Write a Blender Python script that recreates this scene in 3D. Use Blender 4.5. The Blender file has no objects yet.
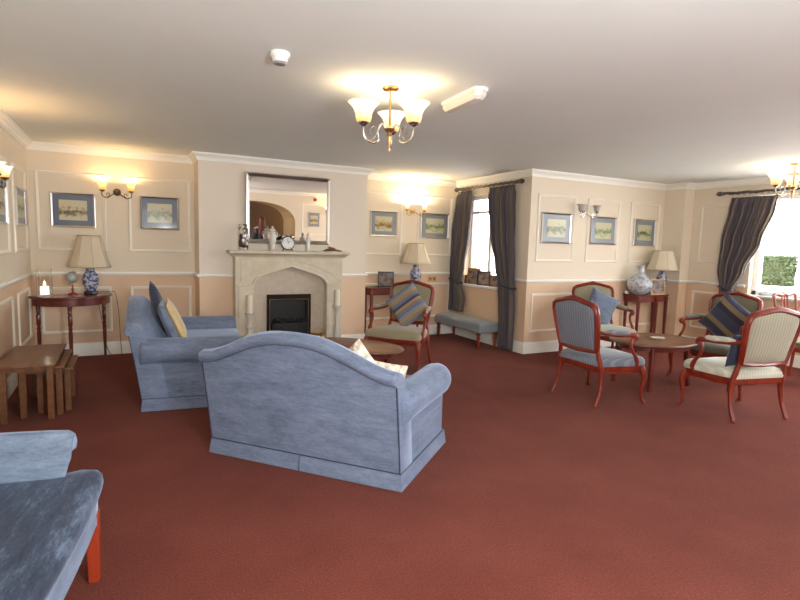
import bpy, bmesh, math, random
from mathutils import Vector, Matrix
random.seed(7)
PI = math.pi
C = bpy.context.scene.collection
S = bpy.context.scene

# ------------------------------------------------------------------ camera
cd = bpy.data.cameras.new('camera'); cam = bpy.data.objects.new('camera', cd); C.objects.link(cam)
F = Vector((0.45936326, 0.88207755, -0.10452076)); R_ = Vector((0.887932, -0.45915036, 0.02752671)); U = Vector((0.02371006, 0.10545209, 0.99414169))
cam.matrix_world = Matrix(((R_.x, U.x, -F.x, 0), (R_.y, U.y, -F.y, 0), (R_.z, U.z, -F.z, 1.433), (0, 0, 0, 1)))
cd.sensor_width = 36; cd.lens = 531.5 / 800 * 36; cd.clip_start = 0.05
S.camera = cam
# ------------------------------------------------------------------ world and light
S.view_settings.view_transform = 'Standard'; S.view_settings.look = 'None'; S.view_settings.gamma = 1
S.view_settings.use_curve_mapping = False; S.view_settings.exposure = 0.58
w = bpy.data.worlds.new('overcast_sky'); S.world = w; w.use_nodes = True
w.node_tree.nodes['Background'].inputs[0].default_value = (0.95, 0.97, 1.0, 1)
w.node_tree.nodes['Background'].inputs[1].default_value = 9.0

def light(kind, name, loc, energy, color, size=0.06, rot=None, sy=None, portal=False):
    l = bpy.data.lights.new(name, kind); l.energy = energy; l.color = color
    if kind == 'AREA':
        l.shape = 'RECTANGLE'; l.size = size; l.size_y = sy
        if portal: l.cycles.is_portal = True
    else: l.shadow_soft_size = size
    o = bpy.data.objects.new(name, l); C.objects.link(o); o.location = loc
    if rot: o.rotation_euler = rot
    return o
WARM = (1.0, 0.72, 0.42); SOFTW = (1.0, 0.86, 0.70); DAY = (0.86, 0.93, 1.0)
light('AREA', 'daylight_portal', (4.99, 6.49, 1.52), 1, DAY, 1.0, (0, PI/2, 0), 1.3, True)
light('AREA', 'daylight_portal', (7.92, 3.05, 1.54), 1, DAY, 2.4, (PI/2, 0, PI/2), 1.3, True)
light('AREA', 'daylight_portal', (7.92, 0.15, 1.54), 1, DAY, 2.1, (PI/2, 0, PI/2), 1.3, True)
# added fill lights without a body, behind the camera, to brighten the ceiling
light('POINT', 'rear_fill_light', (0.95, -0.12, 1.52), 145, (0.93, 0.97, 1.0), 0.14)
light('POINT', 'rear_fill_light', (6.6, 0.6, 1.45), 55, (0.97, 0.97, 1.0), 0.14)
light('AREA', 'daylight_portal', (0.35, -1.83, 1.54), 1, DAY, 1.9, (-PI/2, 0, PI), 1.3, True)
light('POINT', 'corridor_light', (5.6, -3.6, 2.1), 20, (1.0, 0.66, 0.28), 0.1)

# ------------------------------------------------------------------ materials
def mat(name, col, rough=0.6, metal=0, spec=0.5, sheen=0, coat=0, emit=None, estr=0, trans=0, alpha=1):
    m = bpy.data.materials.new(name); m.use_nodes = True
    b = m.node_tree.nodes['Principled BSDF']; i = b.inputs
    i['Base Color'].default_value = (*col, 1); i['Roughness'].default_value = rough; i['Metallic'].default_value = metal
    i['Specular IOR Level'].default_value = spec; i['Sheen Weight'].default_value = sheen; i['Sheen Roughness'].default_value = 0.4
    i['Coat Weight'].default_value = coat; i['Coat Roughness'].default_value = 0.08
    i['Transmission Weight'].default_value = trans
    if emit: i['Emission Color'].default_value = (*emit, 1); i['Emission Strength'].default_value = estr
    return m
def N(m, t, **kw):
    n = m.node_tree.nodes.new(t)
    for k, v in kw.items(): setattr(n, k, v)
    return n
def L(m, a, b): m.node_tree.links.new(a, b)
def BS(m): return m.node_tree.nodes['Principled BSDF']
def ramp(m, fac, stops, interp='LINEAR'):
    r = N(m, 'ShaderNodeValToRGB'); r.color_ramp.interpolation = interp
    e = r.color_ramp.elements
    while len(e) < len(stops): e.new(0.5)
    for k, (p, c) in zip(e, stops): k.position = p; k.color = (*c, 1)
    L(m, fac, r.inputs[0]); return r
def coords(m, kind='Object', scale=(1, 1, 1), rot=(0, 0, 0)):
    t = N(m, 'ShaderNodeTexCoord'); mp = N(m, 'ShaderNodeMapping')
    mp.inputs['Scale'].default_value = scale; mp.inputs['Rotation'].default_value = rot
    L(m, t.outputs[kind], mp.inputs[0]); return mp.outputs[0]
def noise(m, vec, scale, detail=3, rough=0.55):
    n = N(m, 'ShaderNodeTexNoise'); n.inputs['Scale'].default_value = scale; n.inputs['Detail'].default_value = detail
    n.inputs['Roughness'].default_value = rough; L(m, vec, n.inputs['Vector']); return n.outputs[0]
def bump(m, fac, strength=0.3, dist=0.01):
    b = N(m, 'ShaderNodeBump'); b.inputs['Strength'].default_value = strength; b.inputs['Distance'].default_value = dist
    L(m, fac, b.inputs['Height']); L(m, b.outputs[0], BS(m).inputs['Normal'])
def noisy(name, stops, scale=8, vscale=(1, 1, 1), bstr=0, bscale=200, **kw):
    m = mat(name, stops[0][1], **kw); v = coords(m, 'Object', vscale)
    r = ramp(m, noise(m, v, scale, 4), stops); L(m, r.outputs[0], BS(m).inputs['Base Color'])
    if bstr: bump(m, noise(m, coords(m), bscale, 2), bstr)
    return m
M = {}
# wall: two-tone paint, peach below the dado rail and cream above
def wallmat(name, up, lo):
    m = mat(name, up, rough=0.75)
    g = N(m, 'ShaderNodeNewGeometry'); sx = N(m, 'ShaderNodeSeparateXYZ'); L(m, g.outputs['Position'], sx.inputs[0])
    gt = N(m, 'ShaderNodeMath', operation='GREATER_THAN'); gt.inputs[1].default_value = 0.985; L(m, sx.outputs[2], gt.inputs[0])
    mx = N(m, 'ShaderNodeMix', data_type='RGBA'); L(m, gt.outputs[0], mx.inputs[0])
    mx.inputs[6].default_value = (*lo, 1); mx.inputs[7].default_value = (*up, 1); L(m, mx.outputs[2], BS(m).inputs['Base Color'])
    bump(m, noise(m, g.outputs['Position'], 60, 2), 0.05); return m
M['wall'] = wallmat('wall_paint', (0.79, 0.70, 0.56), (0.75, 0.545, 0.375))
M['breast'] = wallmat('chimney_breast_paint', (0.79, 0.71, 0.60), (0.75, 0.545, 0.375))
M['trim'] = mat('cream_gloss_trim', (0.90, 0.89, 0.83), 0.35)
M['mould'] = mat('panel_moulding_paint', (0.88, 0.82, 0.71), 0.35)
M['ceil'] = noisy('ceiling_paint', [(0.3, (0.76, 0.795, 0.77)), (0.7, (0.78, 0.815, 0.79))], 3, rough=0.9, bstr=0.04, bscale=90)
M['brown_wall'] = mat('corridor_paint', (0.22, 0.155, 0.12), 0.8)
M['yellow_wall'] = mat('arch_reveal_paint', (0.78, 0.60, 0.34), 0.7)
m = mat('red_carpet', (0.2, 0.03, 0.02), rough=1, spec=0.1, sheen=0.12)
v = coords(m); n1 = noise(m, v, 110, 4, 0.8); n2 = noise(m, v, 2.2, 4)
mx = N(m, 'ShaderNodeMath', operation='MULTIPLY_ADD'); mx.inputs[1].default_value = 0.30; L(m, n2, mx.inputs[0]); L(m, n1, mx.inputs[2])
r = ramp(m, mx.outputs[0], [(0.40, (0.070, 0.015, 0.010)), (0.66, (0.138, 0.032, 0.021)), (0.95, (0.225, 0.066, 0.045))]); L(m, r.outputs[0], BS(m).inputs['Base Color'])
BS(m).inputs['Sheen Tint'].default_value = (0.9, 0.5, 0.45, 1); bump(m, n1, 0.5, 0.01); M['carpet'] = m
def velvet(name, dark, mid, light_, s=3.2):
    m = mat(name, mid, rough=0.62, spec=0.2, sheen=0.55); i = BS(m).inputs; i['Sheen Roughness'].default_value = 0.35
    i['Sheen Tint'].default_value = (0.62, 0.74, 1.0, 1)
    v = coords(m, 'Object', (1, 1.0, 3.5)); r = ramp(m, noise(m, v, s, 12, 0.86), [(0.36, dark), (0.5, mid), (0.66, light_)]); L(m, r.outputs[0], i['Base Color'])
    bump(m, noise(m, coords(m, 'Object', (1, 1, 3)), 40, 4), 0.12, 0.01); return m
M['velvet'] = velvet('blue_velvet', (0.095, 0.12, 0.175), (0.155, 0.195, 0.285), (0.215, 0.265, 0.375), 4)
M['velvet2'] = velvet('slate_blue_velvet', (0.07, 0.09, 0.13), (0.14, 0.18, 0.25), (0.22, 0.28, 0.37), 2.6)
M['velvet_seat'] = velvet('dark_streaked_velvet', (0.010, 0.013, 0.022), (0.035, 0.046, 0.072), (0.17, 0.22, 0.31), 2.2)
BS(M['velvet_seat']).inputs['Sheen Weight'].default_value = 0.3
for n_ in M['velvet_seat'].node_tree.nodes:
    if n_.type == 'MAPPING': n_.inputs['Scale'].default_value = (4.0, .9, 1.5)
M['piping'] = mat('navy_piping', (0.03, 0.035, 0.07), 0.7)
def wood(name, a, b, coat=0.5, rough=0.3, vs=(1, 6, 6), s=3):
    m = mat(name, a, rough=rough, coat=coat); v = coords(m, 'Object', vs)
    r = ramp(m, noise(m, v, s, 5, 0.6), [(0.35, a), (0.65, b)]); L(m, r.outputs[0], BS(m).inputs['Base Color']); return m
M['red_wood'] = wood('red_mahogany', (0.15, 0.013, 0.005), (0.25, 0.026, 0.008), 0.15, 0.38, vs=(3, 3, 1))
M['bright_wood'] = wood('orange_red_mahogany', (0.27, 0.028, 0.010), (0.36, 0.048, 0.015), vs=(3, 3, 1))
M['dark_wood'] = wood('dark_mahogany', (0.085, 0.011, 0.007), (0.15, 0.022, 0.012), vs=(1, 6, 6))
M['side_wood'] = wood('cherry_red_mahogany', (0.11, 0.010, 0.007), (0.18, 0.02, 0.011), 0.2, 0.35, vs=(1, 6, 6))
M['oak'] = wood('brown_oak', (0.13, 0.05, 0.018), (0.20, 0.08, 0.03), 0.2, 0.4, (8, 1, 8))
M['table_wood'] = wood('brown_mahogany_top', (0.13, 0.045, 0.018), (0.20, 0.075, 0.03), 0.1, 0.45, (1, 6, 6))
M['black_wood'] = mat('black_wood', (0.012, 0.01, 0.01), 0.3)
def cloth(name, a, b, s=160, **kw):
    return noisy(name, [(0.35, a), (0.65, b)], s, rough=0.85, sheen=0.3, **kw)
def ribbed(name, a, b, freq=105):
    m = mat(name, a, 0.8, sheen=0.4); v = coords(m); sx = N(m, 'ShaderNodeSeparateXYZ'); L(m, v, sx.inputs[0])
    k = N(m, 'ShaderNodeMath', operation='MULTIPLY'); k.inputs[1].default_value = freq * 2; L(m, sx.outputs[1], k.inputs[0])
    s = N(m, 'ShaderNodeMath', operation='SINE'); L(m, k.outputs[0], s.inputs[0])
    r = ramp(m, s.outputs[0], [(0.0, a), (0.9, b)]); L(m, r.outputs[0], BS(m).inputs['Base Color']); return m
M['rib_blue'] = ribbed('ribbed_slate_blue', (0.155, 0.175, 0.22), (0.23, 0.255, 0.31))
M['rib_sage'] = ribbed('ribbed_pale_sage', (0.33, 0.32, 0.24), (0.42, 0.405, 0.31))
M['sage_back'] = cloth('beige_green_cloth', (0.20, 0.18, 0.115), (0.29, 0.26, 0.17))
M['cream_seat'] = ribbed('ribbed_cream', (0.50, 0.51, 0.41), (0.60, 0.60, 0.49))
M['olive'] = cloth('olive_cloth', (0.15, 0.135, 0.085), (0.22, 0.20, 0.13))
M['olive_beige'] = cloth('olive_beige_cloth', (0.25, 0.215, 0.13), (0.34, 0.30, 0.19))
M['grey_green'] = cloth('grey_green_cloth', (0.12, 0.13, 0.10), (0.19, 0.19, 0.15))
M['bench'] = cloth('grey_blue_bench_cloth', (0.17, 0.20, 0.22), (0.27, 0.30, 0.325))
M['old_gold'] = mat('old_gold_frame', (0.30, 0.17, 0.06), 0.4, 0.5)
M['navy'] = cloth('navy_cushion_cloth', (0.022, 0.028, 0.06), (0.045, 0.055, 0.10))
M['gold'] = cloth('gold_cushion_cloth', (0.50, 0.36, 0.16), (0.68, 0.52, 0.27))
M['slate'] = cloth('slate_cushion_cloth', (0.09, 0.12, 0.18), (0.16, 0.20, 0.28), 12)
M['creamc'] = noisy('cream_brocade', [(0.4, (0.50, 0.40, 0.28)), (0.55, (0.78, 0.72, 0.60)), (0.7, (0.85, 0.80, 0.70))], 28, rough=0.8)
def striped(name, cols, n, ang=0.0, rough=0.8, off=0.0):
    m = mat(name, cols[0], rough, sheen=0.3); v = coords(m, 'UV', (1, 1, 1), (0, 0, ang)); sx = N(m, 'ShaderNodeSeparateXYZ'); L(m, v, sx.inputs[0])
    k = N(m, 'ShaderNodeMath', operation='MULTIPLY_ADD'); k.inputs[1].default_value = n; k.inputs[2].default_value = off + 10; L(m, sx.outputs[0], k.inputs[0])
    f = N(m, 'ShaderNodeMath', operation='FRACT'); L(m, k.outputs[0], f.inputs[0])
    st = [(i / len(cols), c) for i, c in enumerate(cols)]
    r = ramp(m, f.outputs[0], st, 'CONSTANT'); L(m, r.outputs[0], BS(m).inputs['Base Color']); return m
BL, GD, NV, TP = (0.13, 0.16, 0.27), (0.36, 0.25, 0.12), (0.045, 0.05, 0.10), (0.13, 0.10, 0.085)
M['stripe_blue'] = striped('blue_gold_stripe', [BL, (0.20, 0.25, 0.36), GD, (0.27, 0.20, 0.12), BL, NV, GD, (0.22, 0.17, 0.13)], 1.6, 0)
M['stripe_dark'] = striped('navy_gold_stripe', [NV, (0.03, 0.03, 0.05), (0.22, 0.16, 0.09), NV], 2.0, 0)
M['curtain'] = striped('slate_brown_stripe', [(0.095, 0.080, 0.100), (0.120, 0.098, 0.092), (0.165, 0.132, 0.085), (0.108, 0.092, 0.098), (0.072, 0.064, 0.085), (0.140, 0.112, 0.102)], 5)
M['silver'] = mat('silver_frame', (0.62, 0.60, 0.58), 0.28, 1)
M['chrome'] = mat('chrome', (0.7, 0.68, 0.65), 0.15, 1)
M['bronze'] = mat('bronze', (0.16, 0.10, 0.06), 0.35, 0.9)
M['brass'] = mat('brass', (0.55, 0.36, 0.18), 0.28, 1)
M['pewter'] = mat('pewter_rod', (0.12, 0.095, 0.085), 0.4, 0.6)
M['mirror'] = mat('mirror_glass', (0.80, 0.76, 0.70), 0.01, 1)
M['white'] = mat('white_plastic', (0.82, 0.82, 0.80), 0.4)
M['white_frame'] = mat('white_window_frame', (0.85, 0.85, 0.83), 0.35)
M['grey_plastic'] = mat('grey_plastic', (0.25, 0.25, 0.25), 0.5)
M['stone'] = noisy('cream_stone', [(0.35, (0.60, 0.53, 0.40)), (0.65, (0.68, 0.61, 0.48))], 9, rough=0.7, bstr=0.08, bscale=80)
M['stone_in'] = noisy('beige_marble', [(0.35, (0.50, 0.42, 0.33)), (0.65, (0.56, 0.475, 0.375))], 14, rough=0.5)
M['black'] = mat('black_iron', (0.008, 0.008, 0.009), 0.5)
M['black_gloss'] = mat('black_gloss', (0.015, 0.013, 0.012), 0.2)
M['coal'] = noisy('coal', [(0.3, (0.004, 0.004, 0.005)), (0.7, (0.02, 0.018, 0.018))], 25, rough=0.9)
M['shade'] = mat('cream_lamp_shade', (0.66, 0.58, 0.44), 0.8, trans=0.0)
M['shade_dark'] = mat('shade_binding', (0.46, 0.38, 0.27), 0.8)
def glow(name, top, bot, strength):
    m = mat(name, (0.45, 0.36, 0.22), 0.4); v = coords(m, 'Generated'); sx = N(m, 'ShaderNodeSeparateXYZ'); L(m, v, sx.inputs[0])
    r = ramp(m, sx.outputs[2], [(0.1, bot), (0.75, top)]); L(m, r.outputs[0], BS(m).inputs['Emission Color'])
    BS(m).inputs['Emission Strength'].default_value = strength; return m
M['glow'] = glow('lit_alabaster_shade', (1.0, 0.90, 0.66), (0.90, 0.42, 0.10), 0.95)
M['glow_amber'] = glow('lit_amber_shade', (1.0, 0.72, 0.26), (0.80, 0.30, 0.03), 1.0)
M['shade_off'] = mat('unlit_frosted_shade', (0.42, 0.40, 0.37), 0.35, spec=0.6)
M['candle'] = mat('cream_candle', (0.80, 0.74, 0.58), 0.6)
M['flame'] = mat('flame', (1, 0.8, 0.4), 0.5, emit=(1, 0.86, 0.72), estr=12)  # emission raised to stand in for a flash glint on the glass
M['porcelain'] = mat('white_porcelain', (0.66, 0.63, 0.56), 0.25, coat=0.5)
def china(name, a, b, s, th=0.5):
    m = mat(name, a, 0.18, coat=0.6); r = ramp(m, noise(m, coords(m), s, 3, 0.6), [(th - 0.03, a), (th + 0.03, b)]); L(m, r.outputs[0], BS(m).inputs['Base Color']); return m
M['china'] = china('blue_white_china', (0.06, 0.08, 0.24), (0.50, 0.52, 0.58), 32)
M['china_pale'] = china('pale_blue_grey_china', (0.25, 0.28, 0.35), (0.50, 0.52, 0.55), 26, 0.46)
m = mat('floral_vase_glaze', (0.7, 0.65, 0.55), 0.25, coat=0.4); vo = N(m, 'ShaderNodeTexVoronoi'); vo.inputs['Scale'].default_value = 22; L(m, coords(m), vo.inputs['Vector'])
r = ramp(m, vo.outputs['Distance'], [(0.0, (0.45, 0.12, 0.10)), (0.14, (0.72, 0.66, 0.56)), (0.46, (0.70, 0.64, 0.52)), (0.52, (0.05, 0.03, 0.03))]); L(m, r.outputs[0], BS(m).inputs['Base Color']); M['floral'] = m
M['globe'] = noisy('globe_map', [(0.45, (0.42, 0.46, 0.47)), (0.55, (0.34, 0.35, 0.30)), (0.7, (0.50, 0.48, 0.42))], 14, rough=0.2)
gm = mat('clear_glass', (1, 1, 1), 0.02, trans=1.0); BS(gm).inputs['IOR'].default_value = 1.3; M['glass'] = gm
# thin window pane: mostly see-through with a slight reflection
m = bpy.data.materials.new('window_pane_glass'); m.use_nodes = True; nt = m.node_tree; nt.nodes.remove(BS(m)); out = nt.nodes['Material Output']
tr = N(m, 'ShaderNodeBsdfTransparent'); gl = N(m, 'ShaderNodeBsdfGlossy'); gl.inputs['Roughness'].default_value = 0.02; ms = N(m, 'ShaderNodeMixShader'); ms.inputs[0].default_value = 0.06
L(m, tr.outputs[0], ms.inputs[1]); L(m, gl.outputs[0], ms.inputs[2]); L(m, ms.outputs[0], out.inputs[0]); M['pane'] = m
M['mat_blue'] = mat('blue_grey_mount', (0.11, 0.14, 0.20), 0.5, coat=0.3)
M['mat_grey'] = mat('pale_blue_grey_mount', (0.24, 0.26, 0.29), 0.5, coat=0.3)
def landscape(name, sky, land, tree, off):
    m = mat(name, sky, 0.5, coat=0.35); t = N(m, 'ShaderNodeTexCoord'); mp = N(m, 'ShaderNodeMapping'); mp.inputs['Location'].default_value = (off, 0, 0)
    L(m, t.outputs['Generated'], mp.inputs[0]); sx = N(m, 'ShaderNodeSeparateXYZ'); L(m, t.outputs['Generated'], sx.inputs[0])
    n = noise(m, mp.outputs[0], 5, 5); k0 = N(m, 'ShaderNodeMath', operation='SUBTRACT'); k0.inputs[1].default_value = 0.42; L(m, sx.outputs[2], k0.inputs[0]); k1 = N(m, 'ShaderNodeMath', operation='ABSOLUTE'); L(m, k0.outputs[0], k1.inputs[0])
    k2 = N(m, 'ShaderNodeMath', operation='MULTIPLY_ADD'); k2.inputs[1].default_value = 0.9; L(m, k1.outputs[0], k2.inputs[0]); L(m, n, k2.inputs[2])
    r = ramp(m, k2.outputs[0], [(0.50, tree), (0.62, land), (0.74, sky)]); L(m, r.outputs[0], BS(m).inputs['Base Color']); return m
SKYC = (0.56, 0.52, 0.34)
LS = [landscape('landscape_print_%s' % n, SKYC, a, b, o) for n, a, b, o in [('a', (0.38, 0.30, 0.16), (0.10, 0.09, 0.06), 0.0), ('b', (0.30, 0.33, 0.14), (0.16, 0.18, 0.08), 3.1),
      ('c', (0.42, 0.30, 0.10), (0.22, 0.13, 0.04), 5.3), ('d', (0.33, 0.38, 0.16), (0.14, 0.20, 0.10), 7.7), ('e', (0.40, 0.44, 0.20), (0.10, 0.11, 0.05), 9.2)]]
PH = noisy('family_photo', [(0.35, (0.04, 0.03, 0.03)), (0.5, (0.22, 0.14, 0.10)), (0.62, (0.14, 0.18, 0.24)), (0.75, (0.40, 0.34, 0.28))], 14, rough=0.45, coat=0.0)
M['paving'] = mat('pale_paving', (0.75, 0.74, 0.70), 0.8); M['render_white'] = mat('white_render', (0.86, 0.86, 0.84), 0.8)
M['leaf'] = noisy('hedge_leaf', [(0.35, (0.015, 0.028, 0.008)), (0.65, (0.11, 0.15, 0.055))], 30, rough=0.7)
M['skin'] = mat('skin', (0.55, 0.32, 0.24), 0.55); M['hair'] = noisy('auburn_hair', [(0.3, (0.05, 0.010, 0.003)), (0.7, (0.12, 0.024, 0.006))], 20, (8, 8, 1), rough=0.5)
M['coat'] = cloth('dark_navy_wool', (0.008, 0.01, 0.02), (0.02, 0.022, 0.04)); M['trouser'] = cloth('black_trouser', (0.01, 0.01, 0.012), (0.02, 0.02, 0.022))
M['red'] = mat('red_plastic', (0.45, 0.02, 0.015), 0.35)
M['drift'] = noisy('driftwood', [(0.3, (0.12, 0.05, 0.02)), (0.7, (0.24, 0.11, 0.05))], 30, rough=0.7)
M['cord'] = mat('cord', (0.10, 0.07, 0.05), 0.6)

# ------------------------------------------------------------------ mesh helpers
class MB:
    def __init__(s): s.bm = bmesh.new(); s.uv = None
    def faces(s, vs, fs):
        v = [s.bm.verts.new(p) for p in vs]
        for f in fs:
            try: s.bm.faces.new([v[i] for i in f])
            except ValueError: pass
        return s
    def box(s, x0, x1, y0, y1, z0, z1):
        return s.faces([(x, y, z) for x in (x0, x1) for y in (y0, y1) for z in (z0, z1)], [(0, 1, 3, 2), (4, 6, 7, 5), (0, 4, 5, 1), (2, 3, 7, 6), (0, 2, 6, 4), (1, 5, 7, 3)])
    def loft(s, rings, cap=True, closed=True, loop=False):
        n = len(rings[0]); vs = [p for r in rings for p in r]; fs = []
        m = len(rings)
        for i in range(m if loop else m - 1):
            for j in range(n if closed else n - 1):
                a = i * n + j; b = i * n + (j + 1) % n; c = ((i + 1) % m) * n + (j + 1) % n; d = ((i + 1) % m) * n + j
                fs.append((a, b, c, d))
        if cap and closed and not loop: fs += [tuple(range(n))[::-1], tuple(range((m - 1) * n, m * n))]
        return s.faces(vs, fs)
    def lathe(s, prof, c=(0, 0, 0), n=24, cap=True):
        return s.loft([[(c[0] + r * math.cos(2*PI*k/n), c[1] + r * math.sin(2*PI*k/n), c[2] + z) for k in range(n)] for r, z in prof], cap)
    def tube(s, pts, rad, n=8, sq=(1, 1), cap=True, loop=False, up=None):
        pts = [Vector(p) for p in pts]; m = len(pts); rings = []
        rad = rad if isinstance(rad, (list, tuple)) else [rad] * m
        ref = Vector(up) if up else None; prev = None
        for i, p in enumerate(pts):
            t = (pts[(i+1) % m] - pts[i-1]) if loop else (pts[min(i+1, m-1)] - pts[max(i-1, 0)])
            t.normalize()
            a = ref or prev or (Vector((0, 0, 1)) if abs(t.z) < 0.9 else Vector((1, 0, 0)))
            u = (a - t * a.dot(t)); u = u.normalized() if u.length > 1e-6 else t.orthogonal().normalized()
            v = t.cross(u); prev = u
            rings.append([p + (u * math.cos(2*PI*k/n) * sq[0] + v * math.sin(2*PI*k/n) * sq[1]) * rad[i] for k in range(n)])
        return s.loft(rings, cap, True, loop)
    def cyl(s, a, b, r, r2=None, n=12): return s.tube([a, b], [r, r if r2 is None else r2], n)
    def prism(s, poly, fn, d0, d1):
        return s.loft([[fn(a, b, d0) for a, b in poly], [fn(a, b, d1) for a, b in poly]])
    def grid(s, fn, nu, nv, uv=True):
        vs = [[s.bm.verts.new(fn(i / nu, j / nv)) for j in range(nv + 1)] for i in range(nu + 1)]
        ul = s.bm.loops.layers.uv.verify() if uv else None
        for i in range(nu):
            for j in range(nv):
                f = s.bm.faces.new([vs[i][j], vs[i+1][j], vs[i+1][j+1], vs[i][j+1]])
                if uv:
                    for l, (a, b) in zip(f.loops, [(i, j), (i+1, j), (i+1, j+1), (i, j+1)]): l[ul].uv = (a / nu, b / nv)
        return s
    def xf(s, mtx): bmesh.ops.transform(s.bm, matrix=mtx, verts=s.bm.verts); return s
def obj(name, mb, m, parent=None, loc=(0, 0, 0), rotz=0, bevel=0, sub=0, angle=40, solid=0, recalc=True, seg=2, flat=False):
    bm = mb.bm
    if recalc: bmesh.ops.recalc_face_normals(bm, faces=bm.faces)
    me = bpy.data.meshes.new(name); bm.to_mesh(me); bm.free()
    if not flat:
        me.polygons.foreach_set('use_smooth', [True] * len(me.polygons))
        me.set_sharp_from_angle(angle=math.radians(angle))
    me.materials.append(M[m] if isinstance(m, str) else m)
    o = bpy.data.objects.new(name, me); C.objects.link(o); o.location = loc; o.rotation_euler = (0, 0, rotz)
    if parent: o.parent = parent
    if bevel: b = o.modifiers.new('bevel', 'BEVEL'); b.width = bevel; b.segments = seg; b.limit_method = 'ANGLE'; b.angle_limit = math.radians(35)
    if solid: b = o.modifiers.new('solid', 'SOLIDIFY'); b.thickness = solid
    if sub: b = o.modifiers.new('sub', 'SUBSURF'); b.levels = sub; b.render_levels = sub
    return o
def tag(o, label, cat, group=None):
    o['label'] = label; o['category'] = cat
    if group: o['group'] = group
    return o
def thing(name, label, cat, loc=(0, 0, 0), rotz=0, group=None, rot=None):
    o = bpy.data.objects.new(name, None); C.objects.link(o); o.location = loc; o.rotation_euler = rot or (0, 0, rotz); o.empty_display_size = 0.1
    return tag(o, label, cat, group)
def struct(name, mb, m, **kw):
    o = obj(name, mb, m, **kw); o['kind'] = 'structure'; return o
def lerp(a, b, t): return a + (b - a) * t
def pl(pts, t):   # piecewise-linear with smoothing
    for i in range(len(pts) - 1):
        if t <= pts[i+1][0] or i == len(pts) - 2:
            k = (t - pts[i][0]) / (pts[i+1][0] - pts[i][0]); k = min(max(k, 0), 1); k = k * k * (3 - 2 * k)
            return tuple(lerp(a, b, k) for a, b in zip(pts[i][1:], pts[i+1][1:]))
def spline(pts, n=6):
    P = [Vector(p) for p in pts]; out = []
    for i in range(len(P) - 1):
        p0, p1, p2, p3 = P[max(i-1, 0)], P[i], P[i+1], P[min(i+2, len(P)-1)]
        for k in range(n):
            t = k / n; out.append(0.5 * ((2*p1) + (p2-p0)*t + (2*p0-5*p1+4*p2-p3)*t*t + (3*p1-p0-3*p2+p3)*t**3))
    out.append(P[-1]); return out
def splr(rs, n=6):
    out = []
    for i in range(len(rs) - 1): out += [lerp(rs[i], rs[i+1], k / n) for k in range(n)]
    return out + [rs[-1]]

# ------------------------------------------------------------------ the room
XL, YA, YB, XB1, XB2, XW, YW, XP, YP, XR, YR, H, ZC = -0.94, 7.28, 6.85, 0.81, 3.01, 4.77, 5.51, 7.42, 5.17, 7.63, -1.5, 2.45, 2.365
struct('floor', MB().box(XL - .2, XR + .3, YR - .35, YA + .2, -.1, 0).box(1.3, XR + .3, -4.6, YR - .35, -.1, 0), 'carpet')
struct('ceiling', MB().box(XL - .2, XR + .3, YR - .35, YA + .2, H, H + .1).box(1.3, XR + .3, -4.6, YR - .35, H, H + .1), 'ceil')
struct('wall_left', MB().box(XL - .2, XL, YR - .35, YA + .2, 0, H), 'wall')
struct('wall_back_left', MB().box(XL, XB1, YA, YA + .2, 0, H), 'wall')
struct('wall_chimney', MB().box(XB1, XB2, YB, YA + .2, 0, H), 'breast')
struct('wall_back_right', MB().box(XB2, XW + .25, YA, YA + .2, 0, H), 'wall')
def wall_x(name, x0, x1, ya, yb, wins):
    mb = MB(); y = ya
    for w0, w1, z0, z1 in wins:
        mb.box(x0, x1, y, w0, 0, H); mb.box(x0, x1, w0, w1, 0, z0); mb.box(x0, x1, w0, w1, z1, H); y = w1
    mb.box(x0, x1, y, yb, 0, H); struct(name, mb, 'wall', flat=True)
W1 = (5.98, 7.00, 0.84, 2.20); W2 = (1.85, 4.28, 0.87, 2.22); W_ADDED = (-0.9, 1.2, 0.87, 2.22)
wall_x('wall_window', XW, XW + .25, YW + .2, YA, [W1])
struct('wall_bay', MB().box(XW, XP, YW, YW + .2, 0, H), 'wall')
struct('wall_pier', MB().box(XP, XR + .3, YP, YW + .2, 0, H), 'wall')
wall_x('wall_right', XR, XR + .3, -4.6, YP, [W_ADDED, W2])
# rear wall with the arched opening (seen in the mirror)
arch = [(4.41, 0)] + [(3.0 + 1.41 * (abs(math.cos(a)) ** .7) * (1 if math.cos(a) > 0 else -1), 1.50 + 0.64 * math.sin(a) ** 0.8) for a in [PI * k / 24 for k in range(1, 24)]] + [(1.59, 0)]
poly = [(XR, 0), (XR, H), (1.45, H), (1.45, 0)] + arch[::-1]
struct('wall_rear', MB().prism(poly, lambda a, b, d: (a, d, b), YR, YR - 1.2), 'wall')
mb = MB()
for b_ in [(XL, -.6, 0, H), (1.3, 1.45, 0, H), (-.6, 1.3, 0, .87), (-.6, 1.3, 2.22, H)]: mb.box(b_[0], b_[1], YR - .35, YR, b_[2], b_[3])
struct('wall_rear_added_opening', mb, 'wall', flat=True)  # rear wall pierced for the added daylight window
mb = MB()
for b_ in [(-.6, -.54, .87, 2.22), (1.24, 1.3, .87, 2.22), (.32, .38, .87, 2.22), (-.6, 1.3, .87, .93), (-.6, 1.3, 2.16, 2.22)]: mb.box(b_[0], b_[1], YR - .22, YR - .16, b_[2], b_[3])
struct('window_4', mb, 'white_frame')  # unseen window added behind the camera as a daylight source
ar = [Vector((a, 0, b)) for a, b in arch]
mb = MB(); mb.loft([[(a, YR + .012, b), (a, YR - 1.21, b), (a + (0.012 if a < 3.0 else -0.012), YR - 1.21, b), (a + (0.012 if a < 3.0 else -0.012), YR + .012, b)] for a, b in arch], True)
struct('trim_1', mb, 'yellow_wall')
struct('wall_corridor', MB().box(1.3, XR, -4.6, -4.4, 0, H).box(1.3, 1.45, -4.4, YR - .35, 0, H), 'brown_wall')
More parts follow.
